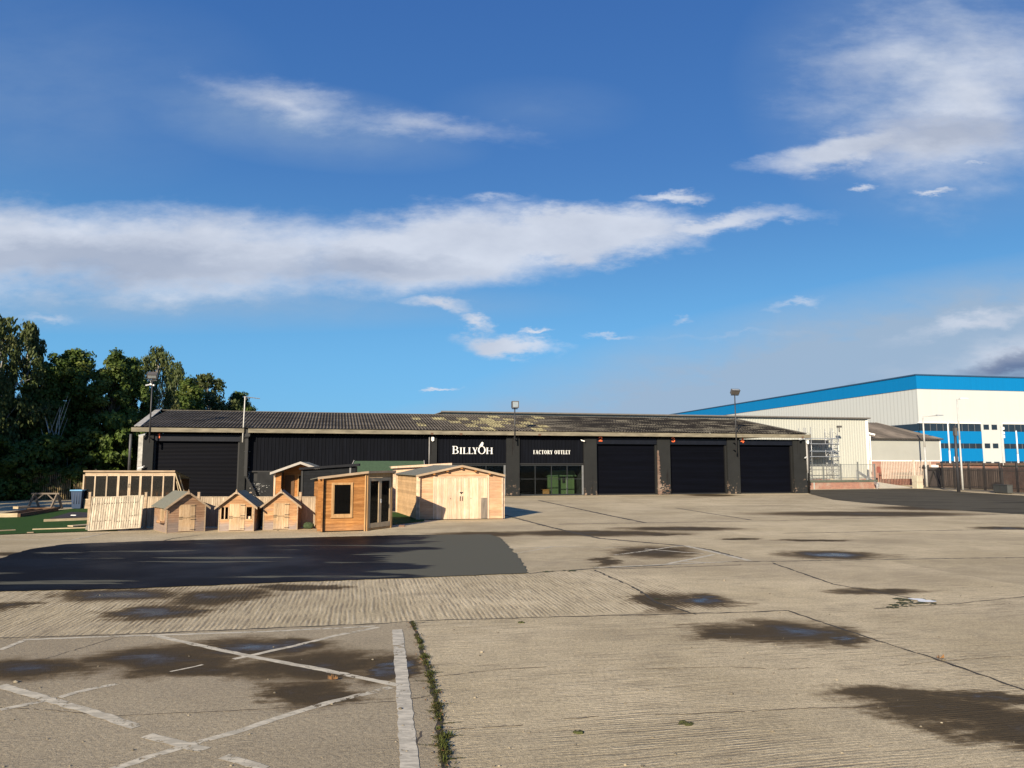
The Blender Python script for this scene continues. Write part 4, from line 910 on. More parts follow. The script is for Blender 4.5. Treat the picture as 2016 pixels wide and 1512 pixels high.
# ================================================================== CORNER SUMMERHOUSE
s = root('summerhouse', G(631, 1048), radians(20), 'amber log corner summerhouse with one dark window and diagonal glass doors', 'summerhouse')
a, d, D = 1.62, 1.10, 2.75; SF = Fr(G(631, 1048), radians(20))
zt = lambda x: 1.93+.135*min(x, a)
wx0, wx1, wz0, wz1 = .42, 1.03, .60, 1.68
b = MB(); top = [(0, .04), (a, .04), (a, zt(a)), (0, zt(0))]
for x0, x1, z0, z1 in ((0, a, 0, wz0), (0, wx0, wz0, wz1), (wx1, a, wz0, wz1), (0, a, wz1, 3)):
    q = clip(clip(clip(clip(top, 0, x0, 1), 0, x1, -1), 1, z0, 1), 1, z1, -1)
    b.hb(q, 0, .118, .016, .03, z0=.04+floor((z0-.04+1e-6)/.118)*.118 if z0 > .04 else .04)
b.T = lambda x, y, z: (y, D-x, z); b.hb(rect(0, D, .04, 1.82), 0, .118, .016, .03, z0=.04)
b.T = lambda x, y, z: (a+d-y, d+x, z); b.hb([(0, .04), (D-d, .04), (D-d, 1.9), (0, 2.08)], 0, .118, .016, .03, z0=.04)
b.T = lambda x, y, z: (a+d-x, D-y, z); b.hb(rect(0, a+d, .04, 1.8), 0, .118, .016, .03, z0=.04); b.T = None
b.build('wall', M_amber, s)
for q in (0, 1):                                               # crossing log ends at the left corner
    b = MB()
    for k in range(16):
        b.tint = random.random(); z0 = .04+k*.118
        if z0 < 1.85:
            if q: b.box(-.13, -.0, -.012, .03, z0, z0+.1175)
            else: b.box(-.002, .042, -.15, -.018, z0, z0+.1175)
    b.build('log_end', M_amber, s)
b = MB(); b.box(.055, .10, -.035, -.012, .02, 1.9); b.build('gap_shade_strip', mat('dark_brown_wood', (.10, .05, .02), .8), s)  # dark strip standing in for the shade in the corner gap
for (x0, x1, z0, z1) in ((wx0, wx1, wz0, wz1),):
    b = MB(); f = .075
    b.box(x0-f, x0, -.045, .02, z0-f, z1+f); b.box(x1, x1+f, -.045, .02, z0-f, z1+f); b.box(x0, x1, -.045, .02, z0-f, z0); b.box(x0, x1, -.045, .02, z1, z1+f); 
    b.box(x0, x0+.03, -.03, .02, z0, z1); b.box(x0+.03, x1, -.03, .02, z0, z0+.03)
    b.box(x1+.0+f, x1+f+.015, -.025, .02, z0-f-.02, z1+f+.02); b.box(x0-f-.02, x1+f+.0, -.06, -.0, z0-f-.03, z0-f)
    wfr = b.build('window', M_amberV, s); b = MB(); b.box(x0+.03, x1, .0, .008, z0+.03, z1); b.build('pane', M_glassD, wfr)
# diagonal face with double doors
DA = radians(45); Ld = hypot(d, d); T0 = rotT(a, 0, DA)
b = MB(); b.T = T0; b.box(-.02, .07, -.05, .04, .0, zt(a)-.02); b.box(Ld-.06, Ld+.03, -.05, .04, 0, 2.12); b.box(.07, Ld-.06, -.03, .03, 1.93, 2.15); b.box(.07, Ld-.06, -.03, .04, .02, .08)
b.box(-.10, -.02, -.02, .03, .0, zt(a)-.04); b.build('corner_post', M_amberV, s)
M_door = mat('pale_door_frame', (.44, .32, .19), .7, var=.15)
for x0, x1 in ((.08, Ld/2-.005), (Ld/2+.005, Ld-.07)):
    b = MB(); b.T = T0; f = .085
    b.box(x0, x0+f, -.04, .01, .09, 1.92); b.box(x1-f, x1, -.04, .01, .09, 1.92); b.box(x0+f, x1-f, -.04, .01, .09, .09+.17); b.box(x0+f, x1-f, -.04, .01, 1.80, 1.92)
    dd = b.build('door', M_door, s); b = MB(); b.T = T0; b.box(x0+f, x1-f, -.018, -.010, .26, 1.80); b.build('pane', glassmat('door_pane', (.75, .68, .58), .95, .02, 1.25), dd)
    if x0 < .3: pass
    else: b = MB(); b.T = T0; b.box(x0+.02, x0+.05, -.075, -.04, .98, 1.12); b.bar((x0+.03, -.07, 1.08), (x0-.05, -.07, 1.08), .015); b.build('handle', M_galv, dd)
b = MB(); zc = lambda x, y: 2.06+.0*x
P = [(-.16, -.14, 1.95), (a+.02, -.16, zt(a)+.01), (a+d+.16, d-.06, 2.17), (a+d+.16, D+.12, 1.96), (-.16, D+.12, 1.84)]; ap = (1.35, 1.45, 2.03)
for k in range(5):
    p, q = P[k], P[(k+1) % 5]; b.F([p, q, ap]); b.F([(p[0], p[1], p[2]-.03), (q[0], q[1], q[2]-.03), (1.35, 1.45, 1.99)][::-1]); b.F([(p[0], p[1], p[2]-.03), (q[0], q[1], q[2]-.03), q, p])
b.build('roof', M_felt, s)
b = MB()
for p, q in ((P[0], P[1]), (P[1], P[2]), (P[2], P[3])): b.bar((p[0], p[1], p[2]-.03), (q[0], q[1], q[2]-.03), .025, .085)
b.build('fascia', M_trim, s)
b = MB(); b.slab([(.03, .03), (a, .03), (a+d-.03, d), (a+d-.03, D-.03), (.03, D-.03)], .02, .05); b.build('floor', mat('playhouse_inside', (.05, .03, .018)), s)
c_ = root('broom_box', SF.W(a+d*.72, d*.72+.45, .05), radians(65), 'tall yellow timber box seen through the summerhouse doors', 'box')
b = MB(); b.box(-.17, .17, 0, .3, 0, .78); b.build('box_board', M_pineV, c_); b = MB(); b.bar((.02, .0, .78), (.10, .1, 1.05), .03); b.build('handle', M_white, c_)
# ================================================================== LOG GARAGE
gq = G(825, 1024); GF = Fr(gq, radians(10.5)); g_ = root('log_garage', gq, radians(10.5), 'pale timber log garage with wide double doors and shallow pitched roof', 'garage')
W_ = GF.X(988, 1000); L_ = 5.3; kx = -.15; ez, rz = 1.93, 2.33; xp = W_*.505
SH = lambda x, y, z: (x+kx*y, y, z)
gab = [(0, .03), (W_, .03), (W_, ez), (xp, rz-.03), (0, ez)]
dx0, dx1, dz = GF.X(855, 1000), GF.X(959.8, 1000), GF.Z(900, 940.5)
b = MB()
for x0, x1, z0, z1 in ((0, dx0, 0, dz), (dx1, W_, 0, dz), (0, W_, dz, 3)):
    q = clip(clip(clip(clip(gab, 0, x0, 1), 0, x1, -1), 1, z0, 1), 1, z1, -1); b.hb(q, 0, .128, .016, .04, z0=.03 if z0 < .1 else .03+floor((z0-.03)/.128)*.128)
b.build('front_wall', M_pinkH, g_)
b = MB(); b.T = lambda x, y, z: SH(y, L_-x, z); b.hb(rect(0, L_, .03, ez), 0, .128, .022, .03, z0=.03)
b.T = lambda x, y, z: SH(W_-y, x, z); b.hb(rect(0, L_, .03, ez), 0, .128, .016, .03, z0=.03)
b.T = lambda x, y, z: SH(W_-x, L_-y, z); b.hb(gab, 0, .128, .016, .03, z0=.03); b.T = None
b.build('side_wall', M_pine, g_)
for q in range(4):
    b = MB()
    for k in range(15):
        b.tint = random.random(); z0 = .03+k*.128
        if q == 0: b.box(-.14, -.03, -.01, .035, z0, z0+.1275)
        elif q == 1: b.box(W_+.03, W_+.12, -.01, .035, z0, z0+.1275)
        elif z0 < 1.8 and q == 2: b.box(-.028, .02, -.14, -.02, z0, z0+.1275)
        elif z0 < 1.8: b.box(W_-.02, W_+.028, -.10, -.02, z0, z0+.1275)
    b.build('log_end', M_pineV, g_)
b = MB(); b.T = SH; b.box(-.06, -.01, L_-.1, L_+.1, .03, ez); b.T = None; b.build('corner_post', M_pineV, g_)
b = MB(); b.box(dx0-.06, dx0, -.04, .03, .03, dz+.05); b.box(dx1, dx1+.07, -.04, .03, .03, rz-.2); b.box(dx0, dx1, -.035, .03, dz, dz+.045); b.build('door_frame', M_pineV, g_)
mid = (dx0+dx1)/2
for i, (x0, x1) in enumerate(((dx0+.005, mid-.004), (mid+.004, dx1-.005))):
    b = MB(); px0, px1, pz = GF.X(946.8, 1000), GF.X(959.5, 1000), GF.Z(953, 980)
    if i: b.vb(rect(x0, px0, .03, dz-.01), -.02, .095, .014, .004); b.vb(rect(px0, x1, pz, dz-.01), -.02, .095, .014, .004)
    else: b.vb(rect(x0, x1, .03, dz-.01), -.02, .095, .014, .004)
    dd = b.build('door', M_pineV, g_)
    if i:
        b = MB(); b.vb(rect(px0+.004, x1, .03, pz-.006), -.016, .06, .012, .004); b.build('repair_patch', wood('grey_patch_board', (.20, .17, .14), (.33, .28, .23), 2), dd)
        b = MB(); hx, hz = mid+.0, GF.Z(909, 969.5); b.box(hx-.07, hx+.08, -.05, -.035, hz-.02, hz+.02); b.box(hx-.03, hx+.03, -.055, -.035, hz-.06, hz-.02); b.build('padlock', M_iron, dd)
    b = MB(); hx = mid+(.055 if i else -.045); b.bar((hx, -.06, 1.02-.0), (hx-.01, -.06, .82), .02); b.box(hx-.012, hx+.012, -.06, -.035, 1.0, 1.02); b.box(hx-.015, hx+.01, -.06, -.035, .82, .84); b.build('handle', M_iron, dd)
    b = MB(); hx = mid+(.43 if i else -.47); b.box(hx-.012, hx+.012, -.04, -.034, .90, .94); b.build('bolt_head', M_iron, dd)
ov = .10; ovf = .22
for s_ in (0, 1):
    x0, z0 = (-.16, ez-(rz-ez)/xp*.16) if not s_ else (W_+.12, ez-(rz-ez)/(W_-xp)*.12)
    b = MB(); b.T = SH; P = [(x0, z0+.03), (xp, rz+.03), (xp, rz+.055), (x0, z0+.055)]
    if s_: P = P[::-1]
    b.prism(P, -ovf, L_+.15); b.build('roof', M_felt, g_)
    b = MB(); P = [(x0-.015, z0-.035), (xp, rz-.03), (xp, rz+.06), (x0-.015, z0+.055)]
    if s_: P = P[::-1]
    b.prism(P, -ovf-.026, -ovf-.002); b.build('bargeboard', M_trim, g_)
b = MB()
for fx in (.17, .33, .5, .67, .84):
    x_ = W_*fx; z_ = ez+(rz-ez)*(1-abs(x_-xp)/xp)-.045
    b.box(x_-.05, x_+.05, -ovf, 0, z_-.06, z_)
b.build('purlin', M_amber, g_)
# brick lying by the summerhouse
bk = MB(); bk.box(-.11, .11, -.05, .05, 0, .065); o = bk.build('loose_brick', mat('reddish_brick', (.16, .09, .06), .9), loc=(*G(791, 1037), 0)); props(o, 'single brick lying beside the summerhouse doors', 'brick')
# rolled turf sack by the summerhouse
b = MB(); b.sphere((0, 0, .12), .16, 14, 8, (1.35, .9, .8), .10); o = b.build('turf_bundle', mat('dark_bundle_green', (.035, .055, .022), .95, var=.6, scale=12, bump=1.0), loc=(*G(607, 1041), 0)); props(o, 'rounded dark green bundle on the ground left of the summerhouse', 'bundle')
# ================================================================== POTTING SHED (eight windows)
pf = G(164, 1002); PF = Fr(pf, radians(1.5)); p_ = root('potting_shed', pf, radians(1.5), 'long weathered potting shed with a row of eight tall windows', 'shed')
W_ = PF.X(343, 960); zt_ = PF.Z(250, 928); z1, z0 = PF.Z(250, 937), PF.Z(250, 982); DP = 2.0
b = MB(); b.hb(rect(0, W_, .02, z0-.03), 0, .125, .016, .03, z0=.02); b.hb(rect(0, W_, z1+.06, zt_-.02), 0, .13, .014, .03, z0=z1+.06); b.build('front_wall', M_trim, p_)
b = MB(); b.T = lambda x, y, z: (y, DP-x, z); b.hb([(0, .02), (DP, .02), (DP, zt_), (0, zt_-.45)], 0, .12, .016, .03, z0=.02); b.T = lambda x, y, z: (W_-x, DP-y, z); b.hb(rect(0, W_, .02, zt_-.45), 0, .12, .016, .03, z0=.02); b.T = None
b.build('rear_wall', wood('inner_brown_board', (.10, .05, .02), (.16, .085, .04), 0), p_)
pxs = [164.5, 187, 210, 232.8, 255, 276.5, 299.5, 321.5, 342.5]; b = MB()
for i, q in enumerate(pxs):
    x_ = PF.X(q, 960); hw = .035 if i not in (3, 5) else .06
    if i == 4: b.box(x_-.075, x_-.008, -.05, .03, .05, z1+.06); b.box(x_+.008, x_+.075, -.05, .03, .05, z1+.06)
    else: b.tint = random.random(); b.box(x_-hw, x_+hw, -.04, .03, z0-.05, z1+.08)
b.tint = .9; b.box(0, W_, -.03, .02, z1, z1+.06); b.box(0, W_, -.03, .02, z0-.06, z0)
wfm = b.build('window_frame', wood('bleached_mullion', (.42, .32, .22), (.58, .46, .33), 2), p_)
for a_, c_ in zip(pxs, pxs[1:]):
    b = MB(); b.box(PF.X(a_, 960)+.04, PF.X(c_, 960)-.04, .0, .006, z0, z1); b.build('pane', glassmat('shed_pane', (.62, .58, .5), .88), wfm)
b = MB(); x_ = PF.X(255, 960); b.box(x_-.05, x_+.06, -.065, -.05, 1.32, 1.36); b.box(x_-.05, x_-.03, -.065, -.05, 1.15, 1.3); b.box(x_+.03, x_+.05, -.065, -.05, 1.15, 1.3); b.build('door_handle', M_iron, p_)
b = MB(); b.prism([(-.06, zt_-.03), (W_+.05, zt_-.03), (W_+.05, zt_+.05), (-.06, zt_+.05)], -.12, -.09); b.build('fascia', M_trim, p_)
b = MB(); P = [(-.08, -.12, zt_+.04), (W_+.06, -.12, zt_+.04), (W_+.06, DP+.1, zt_-.42), (-.08, DP+.1, zt_-.42)]; b.F(P); b.F([(x, y, z-.02) for x, y, z in P][::-1]); b.build('roof', M_felt, p_)
b = MB(); b.bar((W_+.02, -.02, zt_-.1), (W_+.50, .1, .55), .09, .05); b.bar((W_+.02, .5, zt_-.2), (W_+.42, .7, .4), .09, .05); b.bar((W_+.1, .02, 1.5), (W_+.35, .05, .5), .06, .03); b.build('leaning_brace', M_plank, p_)
b = MB()
for k in range(5): x_ = W_*(.46+k*.115); b.tint = random.random(); b.hb(rect(x_, x_+.40, z0-.1, z0+.30), 1.2, .1)
b.build('bench_panel', M_amber, p_)
# ================================================================== LOW PANEL FENCE
LF_O = G(177, 1042); y_ = 28.75; 
f0 = (AT(176, 1000, y_)[0], y_); FF = Fr(f0, radians(.5)); fe = root('panel_fence', f0, radians(.5), 'low weathered panel fence standing behind the three playhouses', 'fence')
posts = [176.5, 287, 391, 493, 591, 640]; ht = FF.Z(450, 978)
for q in posts[:-1]:
    x_ = FF.X(q, 1000); b = MB(); b.box(x_-.045, x_+.045, -.045, .045, 0, ht+.16); b.box(x_-.05, x_+.05, -.05, .05, ht+.16, ht+.18); b.build('post', M_trim, fe)
for a_, c_ in zip(posts, posts[1:]):
    x0, x1 = FF.X(a_, 1000)+.05, FF.X(c_, 1000)-.05; b = MB(); b.vb(rect(x0, x1, .04, ht-.02), 0, .085, .014, 0, .012, True); b.box(x0, x1, -.02, .02, ht-.02, ht+.01); b.build('fence_panel', M_fenceV, fe)
# leaning feather-edge panel
c0 = G(175, 1047); r_ = root('leaning_panel', (c0[0], c0[1], .0), radians(12), 'feather edge fence panel leaning back against the low fence on stones', 'fence panel')
tb = radians(14); rl = radians(2.6)
def TL(x, y, z):
    x2, z2 = x*cos(rl)-z*sin(rl)*.35, x*sin(rl)+z*cos(rl); return (x2, y*cos(tb)+z2*sin(tb), z2*cos(tb)-y*sin(tb)+.03)
WPn = 1.68; HPn = 1.19
b = MB(); b.T = TL; b.vb(rect(0, WPn, .03, HPn), 0, .080, .026, 0, .012, True); b.build('board', M_panelV, r_)
b = MB(); b.T = TL; b.box(0, WPn, -.03, .03, 0, .03); b.box(0, WPn, -.03, .03, HPn, HPn+.025); b.box(-.03, 0, -.035, .03, 0, HPn+.02); b.box(WPn, WPn+.035, -.035, .03, 0, HPn+.02); b.build('frame', M_panelV, r_)
b = MB(); b.T = TL; rr = random.Random(4)
for zz, x0, x1 in ((.95, .0, 1.6), (.32, .1, .7), (.28, .8, 1.3), (.46, 1.3, 1.62), (.13, 1.35, 1.6)):
    x_ = x0
    while x_ < x1: L = rr.uniform(.02, .05); b.box(x_, x_+L, -.0225, -.018, zz+rr.uniform(-.012, .012), zz+rr.uniform(.018, .04)); x_ += .080
b.build('nail_stain', mat('dark_nail_stain', (.10, .08, .06), .9), r_)
for px, py, r in ((174, 1044, .12), (256.5, 1043, .07), (284.5, 1041, .07)):
    b = MB(); b.sphere((0, 0, r*.7), r, 9, 6, (1, .8, 1.1), .12); o = b.build('rock', mat('grey_rock', (.20, .18, .15), .9, var=.4), loc=(*G(px, py), 0))
    props(o, {174: 'larger stone at the bottom left corner of the leaning panel', 256.5: 'small stone propping the underside of the leaning panel', 284.5: 'small stone at the right foot of the leaning panel'}[px], 'stone')
# ================================================================== TIMBER FRAMES, PLANKS, SAWHORSE, BIN
def beam(name, p0, p1, w_, h_, m_, lab, cat, z=0.02, grp=None):
    a_, c_ = G(*p0), G(*p1); L = hypot(c_[0]-a_[0], c_[1]-a_[1]); b = MB(); b.tint = random.random(); b.box(0, L, -w_/2, w_/2, 0, h_)
    o = b.build(name, m_, loc=(a_[0], a_[1], z)); o.rotation_euler = (0, 0, atan2(c_[1]-a_[1], c_[0]-a_[0])); return props(o, lab, cat, grp)
beam('timber_beam', (86, 1028), (190, 1024), .12, .10, M_plank, 'pale squared beam on the turf in front of a black sheet', 'beam')
beam('timber_plank', (64, 1044), (176, 1040.5), .10, .035, M_plank, 'long thin pale plank lying on the near edge of the turf', 'plank')
beam('timber_plank', (138, 1039), (176, 1036), .32, .04, M_plank, 'short wide plank end beside the stone under the leaning panel', 'plank', .045)
beam('timber_plank', (-10, 1047), (30, 1045), .12, .03, M_trim, 'grey plank at the left edge of the turf', 'plank')
beam('timber_plank', (53, 1050.5), (66, 1050), .12, .03, M_trim, 'short grey offcut on the turf front edge', 'plank')
b = MB(); c = G(95, 1026); cs = [G(98, 1023), G(180, 1020), G(190, 1012), G(140, 1010.5)]; b.slab([(x, y) for x, y in cs], .03, .07)
props(b.build('rubber_sheet', mat('black_sheet', (.02, .017, .017), .8)), 'black sheet lying behind the pale beam on the turf', 'sheet')
b = MB(); c = (G(145, 1018)); b.box(-.12, .12, -.04, .04, 0, .03); o = b.build('offcut', M_white, loc=(c[0], c[1], .072)); props(o, 'small white offcut lying on the black sheet', 'offcut')
tf = root('floor_frame', G(-30, 1020), radians(14), 'dark timber floor frame with a pale front edge on the turf', 'timber frame')
b = MB(); b.box(0, 1.3, 0, .1, 0, .20); b.build('front_beam', M_plank, tf)
b = MB(); b.box(1.32, 1.42, 0, 5, 0, .18); b.box(0, 1.3, 4.9, 5, 0, .18)
for k in range(3): b.box(.2+k*.42, .26+k*.42, .1, 4.9, 0, .14)
b.build('joist', mat('dark_brown_wood', (.1, .05, .02)), tf)
beam('timber_offcut', (30, 1009.5), (53, 1008), .35, .12, M_plank, 'pale block lying on the back of the dark timber frame', 'block', .19)
sw = root('timber_trestle', G(57, 1003), radians(2), 'old timber trestle with sloping struts standing at the dark boundary', 'trestle')
sw_s = (105-57)/FPX*40.5; M_old = wood('old_grey_timber', (.16, .13, .10), (.24, .20, .16), 0)
b = MB(); b.box(-.05, sw_s+.1, .2, .32, .80, .88); b.build('top_rail', M_old, sw)
for x_ in (.06, sw_s-.05):
    b = MB(); b.bar((x_-.12, -.05, 0), (x_+.03, .24, .82), .09, .09); b.bar((x_+.16, .55, 0), (x_+.03, .28, .82), .09, .09); b.box(x_, x_+.06, -.1, .55, .0, .12); b.build('leg', M_old, sw)
b = MB(); b.bar((.12, .24, .42), (.58, .26, .82), .06); b.bar((sw_s-.12, .24, .42), (sw_s-.56, .26, .82), .06); b.box(.0, sw_s, .22, .28, .08, .13); b.build('strut', M_old, sw)
wb = root('wheelie_bin', G(154, 1002), radians(5), 'blue wheelie bin with pale blue lid beside the potting shed', 'bin')
M_blue = mat('bin_blue', (.010, .032, .08), .45, var=.15); M_lblue = mat('bin_lid_blue', (.10, .30, .52), .5)
b = MB(); P0 = [(-.22, -.25), (.22, -.25), (.22, .25), (-.22, .25)]; P1 = [(-.29, -.32), (.29, -.32), (.29, .34), (-.29, .34)]
i0 = [b.V((x, y, .04)) for x, y in P0]; i1 = [b.V((x, y, .98)) for x, y in P1]
for q in ([i0[::-1], i1]+[[i0[k], i0[(k+1) % 4], i1[(k+1) % 4], i1[k]] for k in range(4)]): b.f.append(q); b.t.append(.5); b.sm.append(False)
for k in range(3): b.box(-.15+k*.13, -.12+k*.13, -.315, -.27, .3, .9)
b.build('body', M_blue, wb)
b = MB(); b.prism([(-.33, .985), (.33, .985), (.31, 1.05), (-.31, 1.05)], -.37, .38); b.box(-.25, .25, .36, .42, .98, 1.02); b.build('lid', M_lblue, wb)
for x_ in (-.26, .26): b = MB(); b.tube((x_-.025, .28, .1), (x_+.025, .28, .1), .1, n=14); b.build('wheel', M_blackG, wb)
# ================================================================== SHEDS BEHIND
# porch cabin
co = AT(540, 990, 38.0); cf = Fr((co[0], 38.0), radians(8)); cb = root('timber_cabin', (co[0], 38.0), radians(8), 'amber timber cabin with a pitched porch roof behind the low fence', 'cabin')
hw = 1.28; ez, rz = 2.0, 2.50; M_cab = wood('cabin_board', (.38, .15, .045), (.55, .26, .09), 0)
b = MB(); b.hb(rect(.0, .30, .02, ez), 0, .12, .014, .05); b.T = lambda x, y, z: (y-.02, 2.6-x, z); b.hb(rect(0, 2.6, .02, ez), 0, .12); b.T = None
b.hb(clip([(.0, .02), (2*hw, .02), (2*hw, ez), (hw, rz-.05), (0, ez)], 0, .3, 1), .75, .12); b.T = lambda x, y, z: (2*hw-y, x, z); b.hb(rect(0, 2.6, .02, ez), 0, .12); b.T = None
b.build('wall', M_cab, cb)
b = MB(); b.box(-.06, .03, -.04, .05, 0, ez); b.box(2*hw-.03, 2*hw+.06, -.04, .05, 0, ez); b.build('porch_post', M_pineV, cb)
b = MB(); b.box(.38, .85, .70, .74, .05, 1.85); b.build('door', mat('dark_brown_wood', (.1, .05, .02)), cb)
b = MB(); b.box(1.02, 1.08, .68, .74, .6, 1.9); b.box(1.5, 1.56, .68, .74, .6, 1.9); b.box(1.08, 1.5, .68, .74, 1.84, 1.9); b.box(1.08, 1.5, .68, .74, .6, .66); wv_ = b.build('window', M_amberV, cb); b = MB(); b.box(1.08, 1.5, .70, .71, .66, 1.84); b.build('pane', M_glassD, wv_)
for s_ in (0, 1):
    P = [(-.18, ez-.05), (hw, rz), (hw, rz+.05), (-.18, ez)]
    if s_: P = [(2*hw-x, z) for x, z in P][::-1]
    b = MB(); b.prism(P, -.35, 2.8); b.build('roof', M_felt, cb)
    P = [(-.20, ez-.10), (hw, rz-.06), (hw, rz+.065), (-.20, ez+.02)]
    if s_: P = [(2*hw-x, z) for x, z in P][::-1]
    b = MB(); b.prism(P, -.38, -.352); b.build('bargeboard', mat('grey_white_trim', (.36, .33, .29), .8), cb)
# black pent shed
co = AT(594, 990, 35.0); bs = root('black_shed', (co[0], 35.0), radians(10), 'black boarded flat roof shed between the cabin and the summerhouse', 'shed'); Bf = Fr((co[0], 35.0), radians(10))
W2 = Bf.X(700, 930); zl, zr = Bf.Z(592, 925), Bf.Z(700, 917.5)
b = MB(); b.hb([(0, .02), (W2, .02), (W2, zr), (0, zl)], 0, .145, .016, .04, z0=.02); b.T = lambda x, y, z: (y, 2.2-x, z); b.hb(rect(0, 2.2, .02, zl), 0, .145); b.T = lambda x, y, z: (W2-y, x, z); b.hb(rect(0, 2.2, .02, zr-.02), 0, .145); b.T = None; b.build('wall', M_blackW, bs)
b = MB(); b.box(-.06, .03, -.05, .05, 0, zl); b.build('corner_post', M_blackG, bs)
b = MB(); b.prism([(-.15, zl+.0), (W2+.15, zr+.0), (W2+.15, zr+.12), (-.15, zl+.10)], -.18, 2.4); b.build('roof', mat('black_roof_edge', (.018, .019, .022), .8, spec=.1), bs)
b = MB(); x_ = Bf.X(689.5, 930); b.box(x_-.04, x_+.04, -.04, .0, .1, zr-.02); b.build('trim_strip', mat('grey_trim_strip', (.16, .16, .16), .7), bs)
# green felt roof shed
co = AT(685, 980, 42.5); gs = root('green_roof_shed', (co[0], 42.5), radians(4), 'long shed behind the others with a bright green felt roof', 'shed'); gf = Fr((co[0], 42.5), radians(4))
W2 = gf.X(834, 925); zr_ = gf.Z(760, 907.5, 1.3)
b = MB(); b.hb(rect(.1, W2-.1, .02, 1.95), .0, .125); b.build('wall', M_trim, gs)
rt = MB()
for y0, z0_, y1, z1_ in ((-.2, 1.9, 1.3, zr_), (1.3, zr_, 2.8, 1.9)):
    xi = .12
    rt.F([(0 if y0 < 0 else xi, y0, z0_), (W2+.1 if y0 < 0 else W2-.05, y0, z0_), (W2-.05 if y0 < 0 else W2+.1, y1, z1_), (xi if y0 < 0 else 0, y1, z1_)])
rt.build('roof', M_gfelt, gs)
b = MB(); b.hb([(.1, .02), (2.7, .02), (2.7, 1.9), (1.4, zr_-.05), (.1, 1.9)], 0, .125); 
b.v = [(.12+y, x, z) for x, y, z in b.v]; b.build('gable', M_trim, gs)
b = MB(); b.bar((.0, -.2, 1.88), (.12, 1.3, zr_), .03, .10); b.bar((W2+.1, -.2, 1.88), (W2-.05, 1.3, zr_), .03, .10); b.build('bargeboard', mat('grey_white_trim', (.3, .3, .3)), gs)
# pent shed with pale fascia behind the garage
co = AT(770, 980, 39.5); ps = root('pent_shed', (co[0], 39.5), radians(10), 'pale pent roofed shed rising just behind the log garage', 'shed'); pf_ = Fr((co[0], 39.5), radians(10))
W2 = pf_.X(889, 920); zl, zr = pf_.Z(768, 920), pf_.Z(888, 914)
b = MB(); b.hb([(.1, .02), (W2-.1, .02), (W2-.1, zr), (.1, zl)], 0, .125); b.T = lambda x, y, z: (y+.1, 2-x, z); b.hb(rect(0, 2, .02, zl), 0, .125); b.T = None; b.build('wall', M_pineV, ps)
b = MB(); b.prism([(-.05, zl-.06), (W2, zr-.06), (W2, zr+.07), (-.05, zl+.05)], -.22, -.19); b.build('fascia', M_pineV, ps)
b = MB(); b.prism([(-.12, zl-.0), (W2, zr), (W2, zr+.04), (-.12, zl+.04)], -.185, 2.1); b.build('roof', M_felt, ps)
# ================================================================== GREY WAREHOUSE BEHIND
ga = radians(12.6); gO = AT(868, 900, 76.5); gF = Fr((gO[0], 76.5), ga); gw = root('grey_warehouse', (gO[0], 76.5), ga, 'tall pale grey sheet clad warehouse directly behind the black one', 'warehouse')
xe = gF.X(1710, 880); zt = gF.Z(1700, 825.0)
m, t = newmat('pale_ribbed_sheet'); tcx = t.n('ShaderNodeTexCoord').outputs['Object']
n = t.noise(t.mapp(tcx, sc=(2.2, 1, .12)), 2, 5, .6); n2 = t.noise(tcx, .12, 3)
t.put(t.b.inputs['Base Color'], t.mix(n, (.35, .355, .31), t.mix(n2, (.45, .45, .40), (.40, .415, .375)))); t.b.inputs['Roughness'].default_value = .6; M_psheet = m
b = MB(); b.corr(0, xe, .8, zt, 0, .33, .03); b.F([(xe, 0, 0), (xe, 20, 0), (xe, 20, zt), (xe, 0, zt)]); b.F([(0, 0, 0), (0, 20, 0), (0, 20, zt), (0, 0, zt)]); b.build('wall', M_psheet, gw)
b = MB(); b.box(0, xe-.05, -.02, .2, .0, .8); b.build('plinth', M_brick, gw)
b = MB(); b.prism([(-1.6, zt-.45), (0, zt+.08), (xe+.1, zt+.08), (xe+.1, zt+.0), (0, zt+.0)], -.35, 20); b.build('roof', mat('roof_edge_grey', (.13, .12, .11), .7), gw)
b = MB(); b.box(-.1, xe+.15, -.45, -.36, zt+.02, zt+.16); b.build('gutter', mat('roof_edge_grey', (.13, .12, .11)), gw)
b = MB(); b.box(xe-.30, xe+.05, -.06, -.035, .8, zt-.1); b.build('corner_flashing', M_white, gw)
b = MB(); x_ = gF.X(1711.5, 880); b.tube((x_, -.2, 1.6), (x_, -.2, gF.Z(1711, 858)), .07); b.build('downpipe', M_white, gw)
camera_box('security_camera', gF.W(xe+.3, -.3, gF.Z(1715, 855)), radians(50), 'white camera at the corner between grey warehouse and lower shed', 2.0)
# lower unit with corrugated roof and brick base
lo = root('brick_and_sheet_shed', gF.W(xe+.08, .3), ga, 'low light grey unit with brick base and brown corrugated roof', 'building'); lF = Fr(gF.W(xe+.08, .3)[:2], ga)
x1 = lF.X(1852, 900); ze = lF.Z(1780, 863.5); zb_ = lF.Z(1780, 907); zr_ = lF.Z(1713, 832, 9.0)
b = MB(); b.box(0, x1, .0, .2, zb_, ze); b.box(x1-.2, x1, .2, 18, zb_, ze); b.build('wall', mat('smooth_pale_cladding', (.33, .335, .305), .7, var=.08, scale=.4), lo)
b = MB(); b.box(0, x1-.1, .05, .3, 0, zb_-.05); b.box(x1-.35, x1-.15, .3, 18, 0, zb_-.05); b.build('brick_base', M_brick, lo)
b = MB(); b.box(-.0, x1+.05, -.03, .0, zb_-.08, zb_+.05); b.box(x1-.06, x1+.08, -.04, .02, zb_, ze); b.build('flashing', M_white, lo)
pxr = lF.X(1725, 832, 9.0)
m2 = mat('brown_corrugated_roof', (.125, .105, .085), .9, var=.5, scale=1.2, bump=.2, streak=(1, .3, 1))
